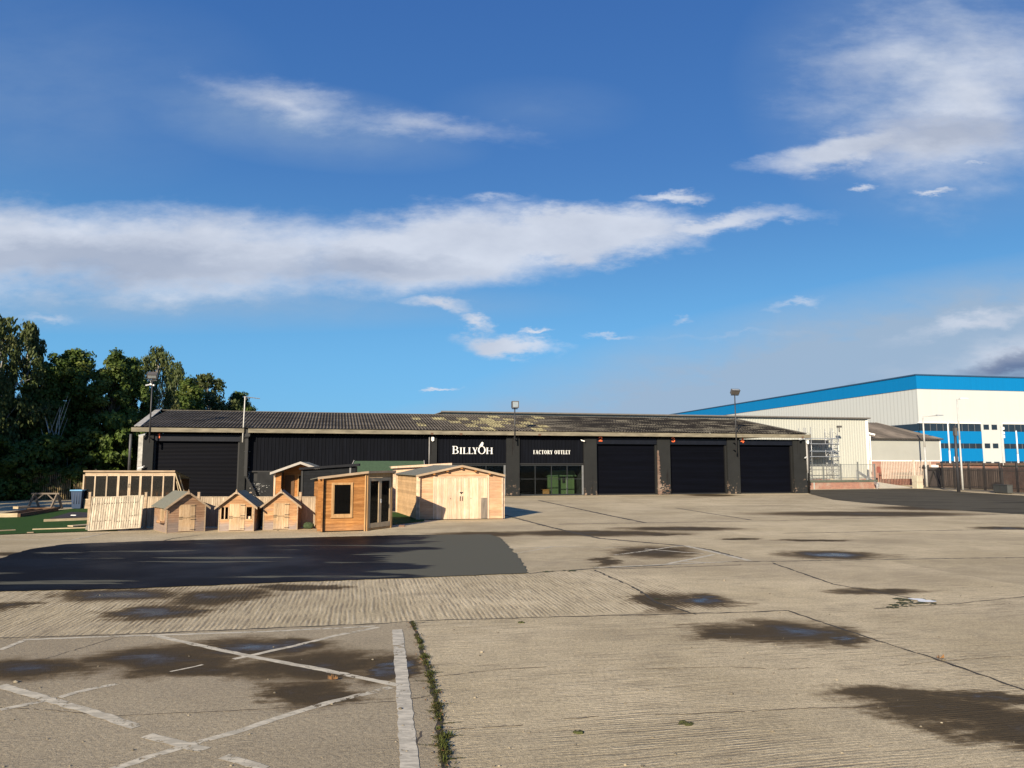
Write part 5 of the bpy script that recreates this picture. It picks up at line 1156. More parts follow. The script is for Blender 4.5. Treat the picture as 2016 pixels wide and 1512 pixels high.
b = MB(); pt = .35; n_ = int((x1+.4)/pt*4)
for k in range(n_):
    u0, u1 = k*pt/4, (k+1)*pt/4; b.tint = .5+.5*sin(k*1.7)
    P = lambda u, f: (min(u, x1+.2+(pxr-x1-.2)*f), -.35+9.35*f, ze+(zr_-ze)*f+.05*sin(2*pi*u/pt))
    b.F([P(u0, 0), P(u1, 0), P(u1, 1), P(u0, 1)], True)
b.F([(0, 9, zr_), (pxr, 9, zr_), (x1+.2, 18.3, ze), (0, 18.3, ze)]); b.F([(pxr, 9, zr_), (x1+.2, -.3, ze), (x1+.2, 18.3, ze)]); b.build('roof', m2, lo)
b = MB(); b.box(0, x1+.2, -.40, -.33, ze-.12, ze+.02); b.build('gutter', mat('gutter_dark', (.04, .035, .03), .7), lo)
b = MB(); xs_ = lF.X(1851, 925); b.box(xs_-1.2, xs_-.2, .0, .045, 1.6, 2.4); b.build('wall_notice', M_white, lo)
# ================================================================== BLUE AND WHITE WAREHOUSE
ba = radians(11.5); bO = AT(1813, 900, 150); bF = Fr((bO[0], 150), ba); bw = root('blue_white_warehouse', (bO[0], 150), ba, 'huge white distribution warehouse with a bright blue roof band and blue office front', 'warehouse')
ZT = bF.Z(1813, 738.5); ZB = bF.Z(1813, 765.5); LX, LY = 75, 125
M_bblue = mat('bright_blue_sheet', (.001, .15, .37), .6, spec=.15, var=.05, scale=.5, streak=(8, 8, .02)); M_bwhite = mat('off_white_sheet', (.45, .47, .46), .6, spec=.2, var=.03, scale=.6, streak=(4, 4, .05))
m, t = newmat('ribbed_off_white'); tcx = t.n('ShaderNodeTexCoord').outputs['Object']; x, y, z = t.sep(tcx)
rb_ = t.m('SINE', t.m('MULTIPLY', t.m('ADD', x, y), 2*pi/1.1)); t.put(t.b.inputs['Base Color'], t.mix(t.ss(rb_, .6, .95), (.455, .475, .46), (.375, .39, .375))); t.b.inputs['Roughness'].default_value = .55; M_bwr = m
b = MB(); b.F([(0, 0, 0), (LX, 0, 0), (LX, 0, ZB), (0, 0, ZB)]); b.F([(LX, 0, 0), (LX, LY, 0), (LX, LY, ZB), (LX, 0, ZB)]); b.F([(0, LY, 0), (LX, LY, 0), (LX, LY, ZB), (0, LY, ZB)]); b.build('wall', M_bwhite, bw)
b = MB(); b.F([(0, LY, 0), (0, 0, 0), (0, 0, ZB), (0, LY, ZB)]); b.build('side_wall', M_bwr, bw)
b = MB(); b.F([(-.15, -.15, ZB), (LX, -.15, ZB), (LX, -.15, ZT), (-.15, -.15, ZT)]); b.F([(-.15, LY, ZB), (-.15, -.15, ZB), (-.15, -.15, ZT), (-.15, LY, ZT)]); b.F([(-.15, -.15, ZB), (LX, -.15, ZB), (LX, .1, ZB), (-.15, .1, ZB)]); b.build('blue_band', M_bblue, bw)
b = MB(); b.F([(-.15, -.15, ZT), (LX, -.15, ZT), (LX, LY, ZT), (-.15, LY, ZT)]); b.build('roof', M_psheet, bw)
b = MB(); b.bar((-.2, -.2, ZT+.05), (LX, -.2, ZT+.05), .25, .25); b.bar((-.2, -.2, ZT+.05), (-.2, LY, ZT+.05), .25, .25); b.build('parapet_trim', mat('parapet_navy', (.02, .06, .12), .6), bw)
M_dglass = mat('office_glass', (.015, .022, .032), .15, var=.3, scale=.4)
cx0, cx1 = bF.X(1932, 880), bF.X(1977, 880)
def band(x0, x1, pyt, pyb, m_, name, prox=.3, py_ref=1880, side=False):
    z1, z0 = bF.Z(py_ref, pyt), bF.Z(py_ref, pyb); b = MB()
    b.box(x0, x1, -prox, 0, z0, z1)
    if side: b.box(-prox, 0, -prox, 12, z0, z1)
    return b.build(name, m_, bw)
xc0 = -.3
for x0, x1, sd_ in ((xc0, cx0, True), (cx1, LX, False)):
    for t0, t1, m_, nm in ((835, 849, M_dglass, 'window_band'), (849, 873, M_bblue, 'blue_panel'), (873, 883, M_dglass, 'window_band'), (883, 908, M_bblue, 'blue_panel'), (908, 916, M_dglass, 'window_band')):
        o = band(x0, x1, t0, t1, m_, nm, .30 if 'band' not in nm else .22, 1880, sd_)
        if nm == 'window_band':
            b = MB(); z1, z0 = bF.Z(1880, t0), bF.Z(1880, t1); x_ = x0+1.2
            while x_ < x1: b.box(x_-.04, x_+.04, -.28, -.22, z0, z1); x_ += 1.5
            b.build('mullion', mat('mullion_grey', (.12, .13, .14), .5), o)
    b = MB(); z1 = bF.Z(1880, 834); b.box(x0, x1, -.36, 0, z1-.0, z1+.25); b.build('sill', M_white, bw)
for py0, py1 in ((836, 846), (873, 882.5), (909, 914)):
    for px in (1944.5, 1960.5):
        b = MB(); x_ = bF.X(px, 880); b.box(x_-.7, x_+.6, -.06, .02, bF.Z(1950, py1), bF.Z(1950, py0)); b.build('small_window', M_dglass, bw)
# ================================================================== DOCK: retaining wall, railing, scaffold, ramp
rA, rB = G(1588, 963.5), G(1727, 961.5); ra_ = atan2(rB[1]-rA[1], rB[0]-rA[0]); rF = Fr(rA, ra_); rw = root('retaining_wall', rA, ra_, 'low red brick retaining wall right of the black warehouse', 'wall')
Lr = rF.X(1727, 950); zh_ = rF.Z(1660, 947.5)
b = MB(); b.box(0, Lr, 0, .3, 0, zh_-.10); b.build('brickwork', M_brick, rw)
b = MB(); b.box(-.05, Lr+.05, -.04, .34, zh_-.10, zh_+.12); b.build('coping', mat('dark_coping', (.09, .10, .075), .9, var=.4), rw)
b = MB(); b.box(rF.X(1602, 950)-.05, rF.X(1603.5, 950)+.02, -.03, .0, 0, zh_-.1); b.build('wall_pipe', mat('pale_trim', (.3, .3, .3)), rw)
dk = MB(); dk.F([rF.W(.0, .3, zh_-.02), rF.W(Lr, .3, zh_-.02), rF.W(Lr, 16, zh_-.02), rF.W(0, 16, zh_-.02)]); dk.F([rF.W(Lr, 10.2, zh_-.02), rF.W(Lr+16, 10.2, zh_-.02), rF.W(Lr+16, 18, zh_-.02), rF.W(Lr, 18, zh_-.02)]); dk.F([rF.W(Lr, .3, 0), rF.W(Lr, 10.2, 0), rF.W(Lr, 10.2, zh_-.02), rF.W(Lr, .3, zh_-.02)]); props(dk.build('raised_yard', mat('grey_yard', (.20, .19, .17), .9)), 'raised yard level behind the brick retaining wall', 'yard', kind='structure')
zr2 = rF.Z(1660, 914); rl_ = root('railing', rF.W(0, .15, zh_+.12), ra_, 'thin metal railing with upright bars along the brick retaining wall', 'railing'); h_ = zr2-zh_-.12
M_rail = mat('rail_grey', (.20, .21, .20), .6, .3)
b = MB(); b.box(0, Lr, -.025, .025, h_-.04, h_); b.box(0, Lr, -.025, .025, h_*.13, h_*.13+.05); b.build('rail', M_rail, rl_)
b = MB(); x_ = .12
while x_ < Lr: b.box(x_-.012, x_+.012, -.012, .012, 0, h_-.03); x_ += .17
o = b.build('baluster', mat('baluster_light_grey', (.30, .31, .30), .6, .2), rl_); o['kind'] = 'stuff'
for k in range(5): b = MB(); x_ = .1+k*(Lr-.2)/4; b.box(x_-.05, x_+.05, -.05, .05, -.1, h_+(.25 if k == 3 else .05)); b.build('post', M_rail, rl_)
# scaffold
sF = Fr(gF.W(0, -2.2)[:2], ga); sx0, sx1, sx2, sx3 = [sF.X(q, 880) for q in (1587, 1597.5, 1639.5, 1650.5)]
sc_ = root('scaffold', sF.W(sx0, 0, .8), ga, 'aluminium scaffold of two braced towers and dark decks against the grey warehouse', 'scaffold')
ztop = sF.Z(1640, 843)-.8; M_alu = mat('aluminium_tube', (.40, .41, .42), .4, .6)
for i, (a_, c_) in enumerate(((sx0, sx1), (sx2, sx3))):
    b = MB(); a_ -= sx0; c_ -= sx0
    for yy in (0, 1.3):
        b.tube((a_, yy, 0), (a_, yy, ztop), .035, n=6); b.tube((c_, yy, 0), (c_, yy, ztop+.1), .035, n=6)
        z_ = 0
        while z_ < ztop-.4:
            b.tube((a_, yy, z_), (c_, yy, z_), .025, n=5); b.tube((a_, yy, z_), (c_, yy, z_+.45), .02, n=5); b.tube((c_, yy, z_+.45), (a_, yy, z_+.9), .02, n=5); z_ += .9
    b.build('tower', M_alu, sc_)
for zt0, zt1, nm in ((863, 875, 0), (888, 900, 1)):
    za, zb2 = sF.Z(1620, zt0)-.8, sF.Z(1620, zt1)-.8
    b = MB(); b.box(-.2, sx3-sx0+.05, -.1, 1.4, zb2, zb2+.08); b.box(-.2, sx3-sx0-.25, 1.32, 1.38, zb2+.08, za-.12); b.build('deck', mat('dark_deck', (.02, .022, .024), .6, var=.5), sc_)
    b = MB(); b.box(-.2, sx3-sx0+.05, -.14, -.10, za-.05, za+.03); b.box(-.2, sx3-sx0+.05, -.14, -.10, zb2+.02, zb2+.1); b.build('guard_rail', M_alu, sc_)
b = MB()
for zz in (918, 925):
    z_ = sF.Z(1620, zz)-.8; b.box(.1, sx3-sx0, -.12, -.08, z_-.04, z_+.04)
b.build('toe_board', mat('toe_board_grey', (.10, .10, .10), .7), sc_)
fl2 = sF.W(sF.X(1651.5, 860), -.1, sF.Z(1651, 842)); r_ = root('floodlight', fl2, ga, 'small dark floodlight on top of the right scaffold tower', 'floodlight'); b = MB(); b.box(-.25, .25, -.2, .1, 0, .22); b.build('lamp_head', M_lamp, r_); b = MB(); b.tube((0, 0, 0), (0, 0, -.5), .05); b.build('bracket', M_iron, r_)
# pale metal gate fence in front of the brick base
pfF = Fr(gF.W(xe-.4, -2.5)[:2], ga); pg = root('steel_bar_fence', pfF.W(0, 0, .8), ga, 'pale steel bar fence in front of the brick base of the low unit', 'fence')
Lp = pfF.X(1832, 920); zp = pfF.Z(1770, 908)-.8; b = MB(); x_ = 0; M_bar = mat('pale_bar', (.50, .44, .36), .6)
while x_ < Lp: b.box(x_, x_+.09, -.02, .02, .0, zp); x_ += .21
o = b.build('bar', M_bar, pg)
b = MB(); b.box(0, Lp, .02, .06, .35, .42); b.box(0, Lp, .02, .06, zp-.4, zp-.33); b.build('rail', mat('reddish_rail', (.28, .14, .10), .7), pg)
for px in (1713, 1799, 1823): x_ = pfF.X(px, 920); b = MB(); b.box(x_-.1, x_+.1, -.06, .06, -.1, zp+.15); b.build('post', M_bar, pg)
b = MB(); x_ = pfF.X(1728, 920); b.box(x_-.15, x_+.3, -.05, -.02, .7, 1.4); b.build('warning_plate', mat('red_plate', (.22, .07, .05), .7), pg)
# ramp
rp = MB(); A_, B_ = G(1729, 962), G(1799, 960.5); dn = Vector((-sin(ga), cos(ga))); 
t1, t2 = (A_[0]+dn.x*9.5+1.2, A_[1]+dn.y*9.5), (B_[0]+dn.x*9.5, B_[1]+dn.y*9.5)
rp.F([(*A_, .012), (*B_, .012), (*t2, .85), (*t1, .85)]); rp.F([(*A_, 0), (*A_, .012), (*t1, .85), (*t1, 0)]); rp.F([(*B_, 0), (*t2, 0), (*t2, .85), (*B_, .012)]); rp.F([(*t1, 0), (*t1, .85), (*t2, .85), (*t2, 0)])
props(rp.build('concrete_ramp', M_lconc), 'smooth pale concrete ramp climbing to the raised yard', 'ramp', kind='structure')
for i, (z0, lab) in enumerate(((0, 'lower of two cream concrete blocks at the foot of the ramp'), (.66, 'upper of two cream concrete blocks at the foot of the ramp'))):
    c = G(1806.5, 961.5); b = MB(); hw_ = .36; s_ = .64; b.slab([(-hw_+.03, -.4), (hw_-.03, -.4), (hw_, -.37), (hw_, .3), (-hw_, .3), (-hw_, -.37)], 0, s_); b.box(-.12, .12, .0, .2, s_-.01, s_+.005 if i == 0 else s_+.03)
    o = b.build('concrete_block', mat('cream_block', (.46, .41, .31), .9, var=.22, scale=2, bump=.2), loc=(c[0], c[1], z0)); o.rotation_euler = (0, 0, ga+(0 if i == 0 else .05)); props(o, lab, 'block')
gb = root('crash_barrier', G(1731, 962.3), ga+radians(75), 'short galvanised guard rail bending up beside the ramp', 'barrier')
b = MB(); b.bar((0, 0, .3), (2.5, 0, 1.0), .06, .30); b.bar((2.5, 0, 1.0), (5.2, 0, 1.75), .06, .30); b.build('rail', M_galv, gb)
for x_, z_ in ((.3, .4), (2.5, 1.0), (4.9, 1.65)): b = MB(); b.box(x_-.06, x_+.06, .03, .15, 0, z_+.1); b.build('post', M_galv, gb)
# loose boards by the retaining wall
for i, (pa_, pb_, lab) in enumerate((((1625, 959.8), (1700, 957.5), 'long pale board lying at the foot of the brick retaining wall'), ((1650, 957.5), (1712, 956.3), 'grey board behind the long pale board by the retaining wall'), ((1700, 958.6), (1722, 958), 'short board end nearest the ramp by the retaining wall'))):
    beam('loose_board', pa_, pb_, .25, .16, (M_plank, M_trim, M_plank)[i], lab, 'board')
# ================================================================== PALISADE FENCE (right)
M_pali = mat('dark_palisade_steel', (.034, .028, .026), .6, .1, var=.35, scale=3); M_palp = mat('palisade_post', (.030, .028, .028), .6)
PA, PB = (43.2, 78.2), (42.1, 60.2); pa_ang = atan2(PB[1]-PA[1], PB[0]-PA[0])
ext = 16.0; Lf = hypot(PB[0]-PA[0], PB[1]-PA[1])+ext
pl = root('palisade_fence', PA, pa_ang, 'dark steel palisade fence running towards the camera on the right', 'fence')
gate0, gate1 = .9, 3.6; HF = 2.2
b = MB(); x_ = gate1+.3; 
while x_ < Lf: 
    b.tint = random.random(); b.prism([(x_, .08), (x_+.065, .08), (x_+.065, HF-.12), (x_+.033, HF), (x_, HF-.12)], -.01, .01); x_ += .155
o = b.build('pale', M_pali, pl); o['kind'] = 'stuff'
b = MB(); b.box(gate1, Lf, .012, .06, HF-.36, HF-.30); b.box(gate1, Lf, .012, .06, .38, .44); b.build('rail', M_palp, pl)
pos_x = [0, gate0, gate1+.1, 5.9, 8.5, 11.0, 13.4, 15.8, 18.3, 21, 23.8, 26.5, 29.3, 32]
for x_ in pos_x: b = MB(); b.box(x_-.07, x_+.07, .02, .14, 0, HF+(.35 if x_ > 3 else .2)); b.build('post', M_palp, pl)
b = MB(); z_ = HF+.28
b.bar((gate1, .08, z_), (Lf, .08, z_), .012); b.bar((gate1, .08, z_-.14), (Lf, .08, z_-.14), .012); b.build('top_wire', M_palp, pl)
# braced gate leaf
gt = root('palisade_gate', (PA[0]+cos(pa_ang)*gate0, PA[1]+sin(pa_ang)*gate0, 0), pa_ang, 'dark braced steel gate at the far end of the palisade fence', 'gate'); gl = gate1-gate0
b = MB(); b.bar((.1, -.03, .15), (gl/2, -.03, HF-.3), .10); b.bar((gl/2, -.03, HF-.3), (gl-.1, -.03, .15), .10); b.box(.05, gl-.05, -.06, 0, HF-.35, HF-.25); b.box(.05, gl-.05, -.06, 0, .12, .22); b.box(.05, .15, -.06, 0, .1, HF); b.box(gl-.15, gl-.05, -.06, 0, .1, HF); b.build('frame', M_palp, gt)
b = MB(); x_ = .15
while x_ < gl-.15: b.box(x_, x_+.075, .0, .02, .1, HF-.05); x_ += .10
b.build('pale', mat('gate_pale', (.075, .06, .055), .7), gt)
b = MB()
for k in range(26): a_ = random.uniform(0, 2*pi); c_ = (-.55+random.uniform(0, .9), random.uniform(-.2, .2), HF+random.uniform(-.25, .12)); b.bar(c_, (c_[0]+cos(a_)*.25, c_[1]+.05, c_[2]+sin(a_)*.15), .025)
o = b.build('barbed_wire', M_palp, pl)
# box by the fence, ground edge kerb
bxO = G(1983, 969.0); ub = root('utility_box', (41.7, 62.9, 0), pa_ang, 'low dark grey steel box standing against the palisade fence', 'box')
b = MB(); b.box(-1.0, 1.0, -.55, -.12, .06, .70); b.box(-1.03, 1.03, -.58, -.1, .70, .74); b.build('body', mat('dark_grey_box', (.045, .05, .05), .6), ub)
b = MB(); b.box(-.9, .9, -.5, -.2, 0, .06); b.box(-.02, .02, -.56, -.55, .1, .66); b.build('base', M_palp, ub)
b = MB(); b.slab([(PA[0]-.5, PA[1]+.6), (PB[0]-.6-.06*ext, PB[1]-ext), (PB[0]+.6-.06*ext, PB[1]-ext), (PA[0]+.6, PA[1]+.6)], 0, .08); props(b.build('fence_kerb', mat('kerb_dirt', (.17, .15, .12), .95, var=.3, bump=.2)), 'dirty concrete kerb strip under the palisade fence', 'kerb', kind='structure')
# things behind the palisade: brick yard wall, low brick building, containers, van
yb = root('yard_building', (50.5, 88, 0), radians(-70), 'low brick outbuilding with brown roof behind the palisade fence', 'building')
b = MB(); b.box(0, 30, 0, 6, 0, 2.35); b.build('wall', M_brick, yb); b = MB(); b.box(-.2, 30.2, -.2, 6.2, 2.35, 2.6); b.build('roof', mat('brown_flat_roof', (.11, .07, .05), .9, var=.4), yb)
ct = root('storage_container', (46.2, 80.5, 0), radians(-85), 'brown steel storage container behind the left part of the palisade fence', 'container')
b = MB(); b.corr(0, 9, .12, 2.0, 0, .3, .04); b.box(0, 9, .1, 2.3, .12, 2.0); b.build('body', mat('container_brown', (.075, .05, .038), .7, var=.3), ct)
b = MB(); b.box(-.03, .1, -.05, 2.4, 0, 2.1); b.box(8.9, 9.03, -.05, 2.4, 0, 2.1); b.build('corner_post', M_palp, ct)
ym = root('yard_wall', (43.9, 68.5, 0), radians(-93.5), 'red brick wall showing through the pales at the right end of the palisade', 'wall')
b = MB(); b.box(0, 12, 1.2, 1.45, 0, 2.25); b.build('brickwork', brickmat('dull_brick', (.20, .085, .05), (.13, .055, .035), (.20, .16, .13)), ym)
b = MB(); b.box(0, 12, 1.16, 1.49, 2.25, 2.35); b.build('coping', mat('dark_coping', (.09, .1, .075)), ym)
vn = root('parked_van', (59.0, 99, 0), radians(8), 'blue van with pale roof rack parked beyond the palisade fence', 'van')
b = MB(); b.prism([(-2.0, .4), (2.2, .4), (2.2, 1.4), (1.6, 1.5), (1.1, 2.35), (-2.0, 2.4)], -.9, .9); b.build('body', mat('van_blue', (.02, .10, .22), .4), vn)
b = MB(); b.box(-1.9, 1.0, -.915, -.9, 1.55, 2.1); b.build('window', M_dglass, vn)
for x_ in (-1.3, 1.4):
    b = MB(); b.tube((x_, -.95, .38), (x_, -.7, .38), .38, n=16); b.build('wheel', M_blackG, vn)
b = MB(); b.box(-1.9, .9, -.8, -.75, 2.45, 2.6); b.box(-1.9, .9, .75, .8, 2.45, 2.6)
for k in range(5): b.box(-1.8+k*.6, -1.75+k*.6, -.8, .8, 2.55, 2.6)
b.build('roof_rack', M_galv, vn)
# ================================================================== LAMP POSTS AND MASTS
def lamp_post(px, pyt, pyb, Y, arm, lab, r=.07, m_=None, head=True, arm_dz=0):
    x0, _, z0 = AT(px[1], pyb, Y); x1, _, z1 = AT(px[0], pyt, Y); m_ = m_ or M_galv
    r_ = root('street_lamp', ((x0+x1)/2, Y, 0), 0, lab, 'street lamp', 'tall lamp posts beyond the fence')
    b = MB(); b.tube((0, 0, 0), (0, 0, z1*.55), r*1.25, r); b.tube((0, 0, z1*.55), (0, 0, z1), r, r*.8); b.build('post', m_, r_)
    if arm: b = MB(); b.tube((0, 0, z1-.05), (arm, 0, z1+arm_dz), r*.5); b.build('arm', m_, r_)
    if head: b = MB(); b.T = lambda x, y, z: (arm+x, y, z1+arm_dz+z); s_ = 1 if arm >= 0 else -1; b.prism([(0, -.04), (s_*.75, -.02), (s_*.7, .08), (0, .1)], -.15, .15); b.build('lamp_head', M_white if arm < 1.5 else M_galv, r_)
    return r_
M_pw = mat('pale_post', (.42, .42, .40), .5)
lamp_post((1820, 1820), 819.5, 930, 86, 1.6, 'grey lamp post with a long arm in front of the low grey unit', .10, M_pw, arm_dz=.08)
lamp_post((1866, 1871), 833, 920, 92, .25, 'shorter white lamp post in front of the blue office panels', .09, M_white)
lamp_post((1884, 1894), 785.5, 935, 70, .25, 'tallest lamp post rising behind the palisade fence', .075, M_pw)
lamp_post((2001, 2005), 848, 920, 98, 0, 'white post at the right edge beyond the palisade fence', .10, M_white, head=False)
x0, _, z0 = AT(1887, 960, 66); x_ = AT(1885, 838, 66); r_ = root('dark_mast', (x0, 66, 0), 0, 'thick dark mast close beside the tallest lamp post', 'mast'); b = MB(); b.tube((0, 0, 0), (0, 0, x_[2]), .14, .11); b.build('post', mat('mast_dark', (.035, .035, .04), .5), r_); b = MB(); b.box(-.12, .12, -.2, .12, x_[2]-.9, x_[2]-.2); b.build('control_box', M_lamp, r_)
x0, _, z0 = AT(1976, 925, 80); zt = AT(1975, 837, 80)[2]; r_ = root('camera_mast', (x0, 80, 0), 0, 'slim white mast carrying three white camera boxes', 'mast'); b = MB(); b.tube((0, 0, 0), (0, 0, zt), .05); b.build('post', M_pw, r_)
for k, z_ in enumerate((zt-.35, zt-.85, zt-1.25)): b = MB(); b.box(.05, .30, -.15, .15, z_-.14, z_+.14); b.build('camera', M_white, r_)
x0 = AT(1883, 920, 90); r_ = root('notice_board', (x0[0], 90, 0), 0, 'small white notice board on a post left of the dark mast', 'sign'); z_ = AT(1883, 904, 90)[2]; b = MB(); b.tube((0, 0, 0), (0, 0, z_), .05); b.build('post', M_galv, r_); b = MB(); b.box(-.25, .25, -.08, -.05, z_-.3, z_+.3); b.build('panel', M_white, r_)
# ================================================================== LEFT BOUNDARY: slatted fence and trees
la, lb_ = (-60, 44.2), (-22.5, 54.0); lang = atan2(lb_[1]-la[1], lb_[0]-la[0]); Ll = hypot(lb_[0]-la[0], lb_[1]-la[1])
pf = root('pale_fence', la, lang, 'old dark pale fence with gaps running under the trees at the left', 'fence')
b = MB(); x_ = 0; rr = random.Random(9)
while x_ < Ll:
    hh_ = 1.95+rr.uniform(-.12, .08); b.tint = rr.random(); 
    if rr.random() < .93: b.prism([(x_+rr.uniform(-.02, .02), .0), (x_+.06, .0), (x_+.06, hh_-.08), (x_+.03, hh_), (x_, hh_-.08)], -.02, .0)
    x_ += .125
o = b.build('pale', mat('weathered_pale', (.16, .12, .06), .9, var=.8, scale=2), pf); o['kind'] = 'stuff'
b = MB(); b.box(0, Ll, .0, .06, .4, .48); b.box(0, Ll, .0, .06, 1.5, 1.58); b.build('rail', mat('dark_rail', (.03, .025, .02), .9), pf)
x_ = 1.0
while x_ < Ll: b = MB(); b.box(x_-.06, x_+.06, .06, .18, 0, 2.1); b.build('post', mat('dark_rail', (.03, .025, .02)), pf); x_ += 2.8
# foliage
def leafmat(name, c1, c2, c3):
    m, t = newmat(name); at = t.n('ShaderNodeAttribute', attribute_name='tint').outputs['Fac']; oi = t.n('ShaderNodeObjectInfo').outputs['Random']
    tcx = t.n('ShaderNodeTexCoord').outputs['Object']; n = t.noise(tcx, .55, 3)
    c = t.mix(at, c1, c2); c = t.mix(t.m('MULTIPLY', t.ss(n, .5, .7), .6), c, c3)
    k = t.lin(oi, 0, 1, .85, 1.15); c = t.mix(1.0, c, t.comb(k, k, k), 'MULTIPLY')
    t.put(t.b.inputs['Base Color'], c); t.b.inputs['Roughness'].default_value = .6; t.b.inputs['Specular IOR Level'].default_value = .25
    tl = t.n('ShaderNodeBsdfTranslucent'); t.put(tl.inputs['Color'], c); mx = t.n('ShaderNodeMixShader'); mx.inputs[0].default_value = .22
    t.L.new(t.b.outputs[0], mx.inputs[1]); t.L.new(tl.outputs[0], mx.inputs[2]); t.L.new(mx.outputs[0], t.o.inputs[0]); return m
L1 = leafmat('broad_leaf', (.036, .066, .012), (.096, .140, .025), (.142, .142, .027))
L2 = leafmat('birch_leaf', (.036, .054, .016), (.096, .118, .034), (.135, .130, .044))
M_bark = mat('grey_brown_bark', (.10, .085, .065), .95, var=.5, scale=3, bump=.5); M_birch = mat('pale_birch_bark', (.42, .40, .35), .8, var=.5, scale=3, streak=(1, 1, .3))
def make_tree(h, r, seed, birch=False, base=.18, nclump=70, leaves=150, lsz=.17, bush=False):
    rr = random.Random(seed); tr = MB(); lf = MB()
    lean = (rr.uniform(-.05, .05)*h, rr.uniform(-.05, .05)*h)
    def pt(f): return Vector((lean[0]*f*f, lean[1]*f*f, h*f))
    segs = 7; r0 = .016*h+.05
    if not bush:
        for k in range(segs): tr.tube(pt(k/segs*.93), pt((k+1)/segs*.93), r0*(1-k/segs*.9), r0*(1-(k+1)/segs*.9), 7, False)
    else:
        for k in range(4): tr.tube((0, 0, 0), (rr.uniform(-.4, .4)*r, rr.uniform(-.4, .4)*r, h*.7), .04, .015, 5, False)
    clumps = []
    for k in range(nclump):
        f = base+(1-base)*(rr.random()**.85); prof = (sin(pi*min(1, (f-base*.6)/(1.02-base*.6))**.75))**.7 if not birch else (sin(pi*min(1, (f-base*.5)/(1.03-base*.5))**.9))**.8
        a = rr.uniform(0, 2*pi); q = r*prof*(rr.uniform(.45, 1.0))**.6; q *= .8+.28*sin(a*3+seed)
        c = pt(f)+Vector((cos(a)*q, sin(a)*q, rr.uniform(-.1, .1)*h*.3)); cs = rr.uniform(.45, 1.0)*r*(.30 if not birch else .24)*(1.15-f*.5)
        clumps.append((c, cs))
        if k % 2 == 0 and not bush: s0 = pt(max(.1, f-.14-.1*rr.random())); md = (s0+c)/2+Vector((0, 0, .04*h)); rw_ = r0*.32*(1-f*.6); tr.tube(s0, md, rw_, rw_*.6, 5, False); tr.tube(md, c, rw_*.6, rw_*.15, 5, False)
    clumps.append((pt(.98), r*.16))
    for c, cs in clumps:
        tb_ = rr.random(); nl = int(leaves*(cs/(r*.25))**1.5)
        for i in range(max(20, nl)):
            d = Vector((rr.gauss(0, 1), rr.gauss(0, 1), rr.gauss(0, 1))); d.normalize(); rad = cs*rr.random()**.45*(1.25 if rr.random() < .1 else 1)
            p = c+Vector((d.x*rad*1.1, d.y*rad*1.1, d.z*rad*(.75 if not birch else 1.25)))
            if birch: p.z -= abs(rr.gauss(0, .35))*(1 if d.z < .3 else .3)
            if p.z < .05: continue
            nrm = Vector((d.x+rr.gauss(0, .5), d.y+rr.gauss(0, .5), d.z*.8+.35+rr.gauss(0, .5))); nrm.normalize(); u = nrm.orthogonal().normalized(); v = nrm.cross(u); ang = rr.uniform(0, pi); u, v = u*cos(ang)+v*sin(ang), v*cos(ang)-u*sin(ang)
            s_ = lsz*rr.uniform(.6, 1.35); asp = rr.uniform(.45, .8)
            if birch: u = Vector((rr.gauss(0, .3), rr.gauss(0, .3), -1)).normalized(); v = u.cross(nrm); v = v.normalized() if v.length > .1 else Vector((1, 0, 0)); asp = .42
            lf.tint = min(1, max(0, tb_*.6+rr.random()*.4)); lf.F([p-u*s_, p+v*s_*asp, p+u*s_, p-v*s_*asp])
    return tr, lf
protos = {}
def tree(key, loc, rz, sc_, lab, cat='tree', name='broadleaf_tree', grp='trees along the left boundary'):
    if key not in protos:
        kw = {'oak': dict(h=10, r=3.3, seed=1, nclump=130, leaves=300, lsz=.115), 'oak2': dict(h=10, r=3.0, seed=5, nclump=120, base=.12, leaves=300, lsz=.115), 'birch': dict(h=10, r=2.3, seed=3, birch=True, nclump=110, leaves=230, lsz=.115),
              'birch2': dict(h=10, r=2.0, seed=8, birch=True, nclump=100, leaves=230, lsz=.115, base=.1), 'bush': dict(h=3.2, r=1.9, seed=12, nclump=40, base=.05, leaves=260, lsz=.11, bush=True)}[key]
        tr, lf = make_tree(**kw); r_ = root(name, loc, rz, lab, cat, grp)
        tr.build('trunk' if key != 'bush' else 'stem', M_birch if 'birch' in key else M_bark, r_); lf.build('crown' if key != 'bush' else 'foliage', L2 if 'birch' in key else L1, r_); protos[key] = r_
    else:
        r_ = copy_tree(protos[key]); r_.name = name; r_['label'] = lab; r_['category'] = cat; r_['group'] = grp
    r_.location = (*loc, 0); r_.rotation_euler = (0, 0, rz); r_.scale = (sc_[0], sc_[0], sc_[1]); return r_
def TP(px, pytop, Y, key, width_k, lab, name, rz=None):
    x, _, z = AT(px, pytop, Y); return tree(key, (x, Y), random.uniform(0, 6.28) if rz is None else rz, (width_k, z/10.0), lab, 'tree', name)
TP(10, 628, 54, 'birch', 1.45, 'tallest dark birch cut by the left edge of the photo', 'birch_tree', 1.0)
TP(62, 640, 58, 'birch2', 1.15, 'birch with drooping twigs second from the left edge', 'birch_tree', 3.0)
TP(-60, 640, 56, 'oak', 1.2, 'broad dark tree mostly cut off by the left edge', 'broadleaf_tree')
TP(108, 708, 57, 'oak2', .95, 'lower round tree right of the tall edge birches', 'broadleaf_tree')
TP(160, 696, 59, 'oak', 1.05, 'bushy green tree in the middle of the left tree row', 'broadleaf_tree')
TP(222, 700, 58, 'oak2', 1.05, 'yellowish green tree left of the tall floodlight pole', 'broadleaf_tree')
TP(312, 686, 63, 'birch', 1.15, 'tall full birch behind the left end of the warehouse roof', 'birch_tree', 2.2)
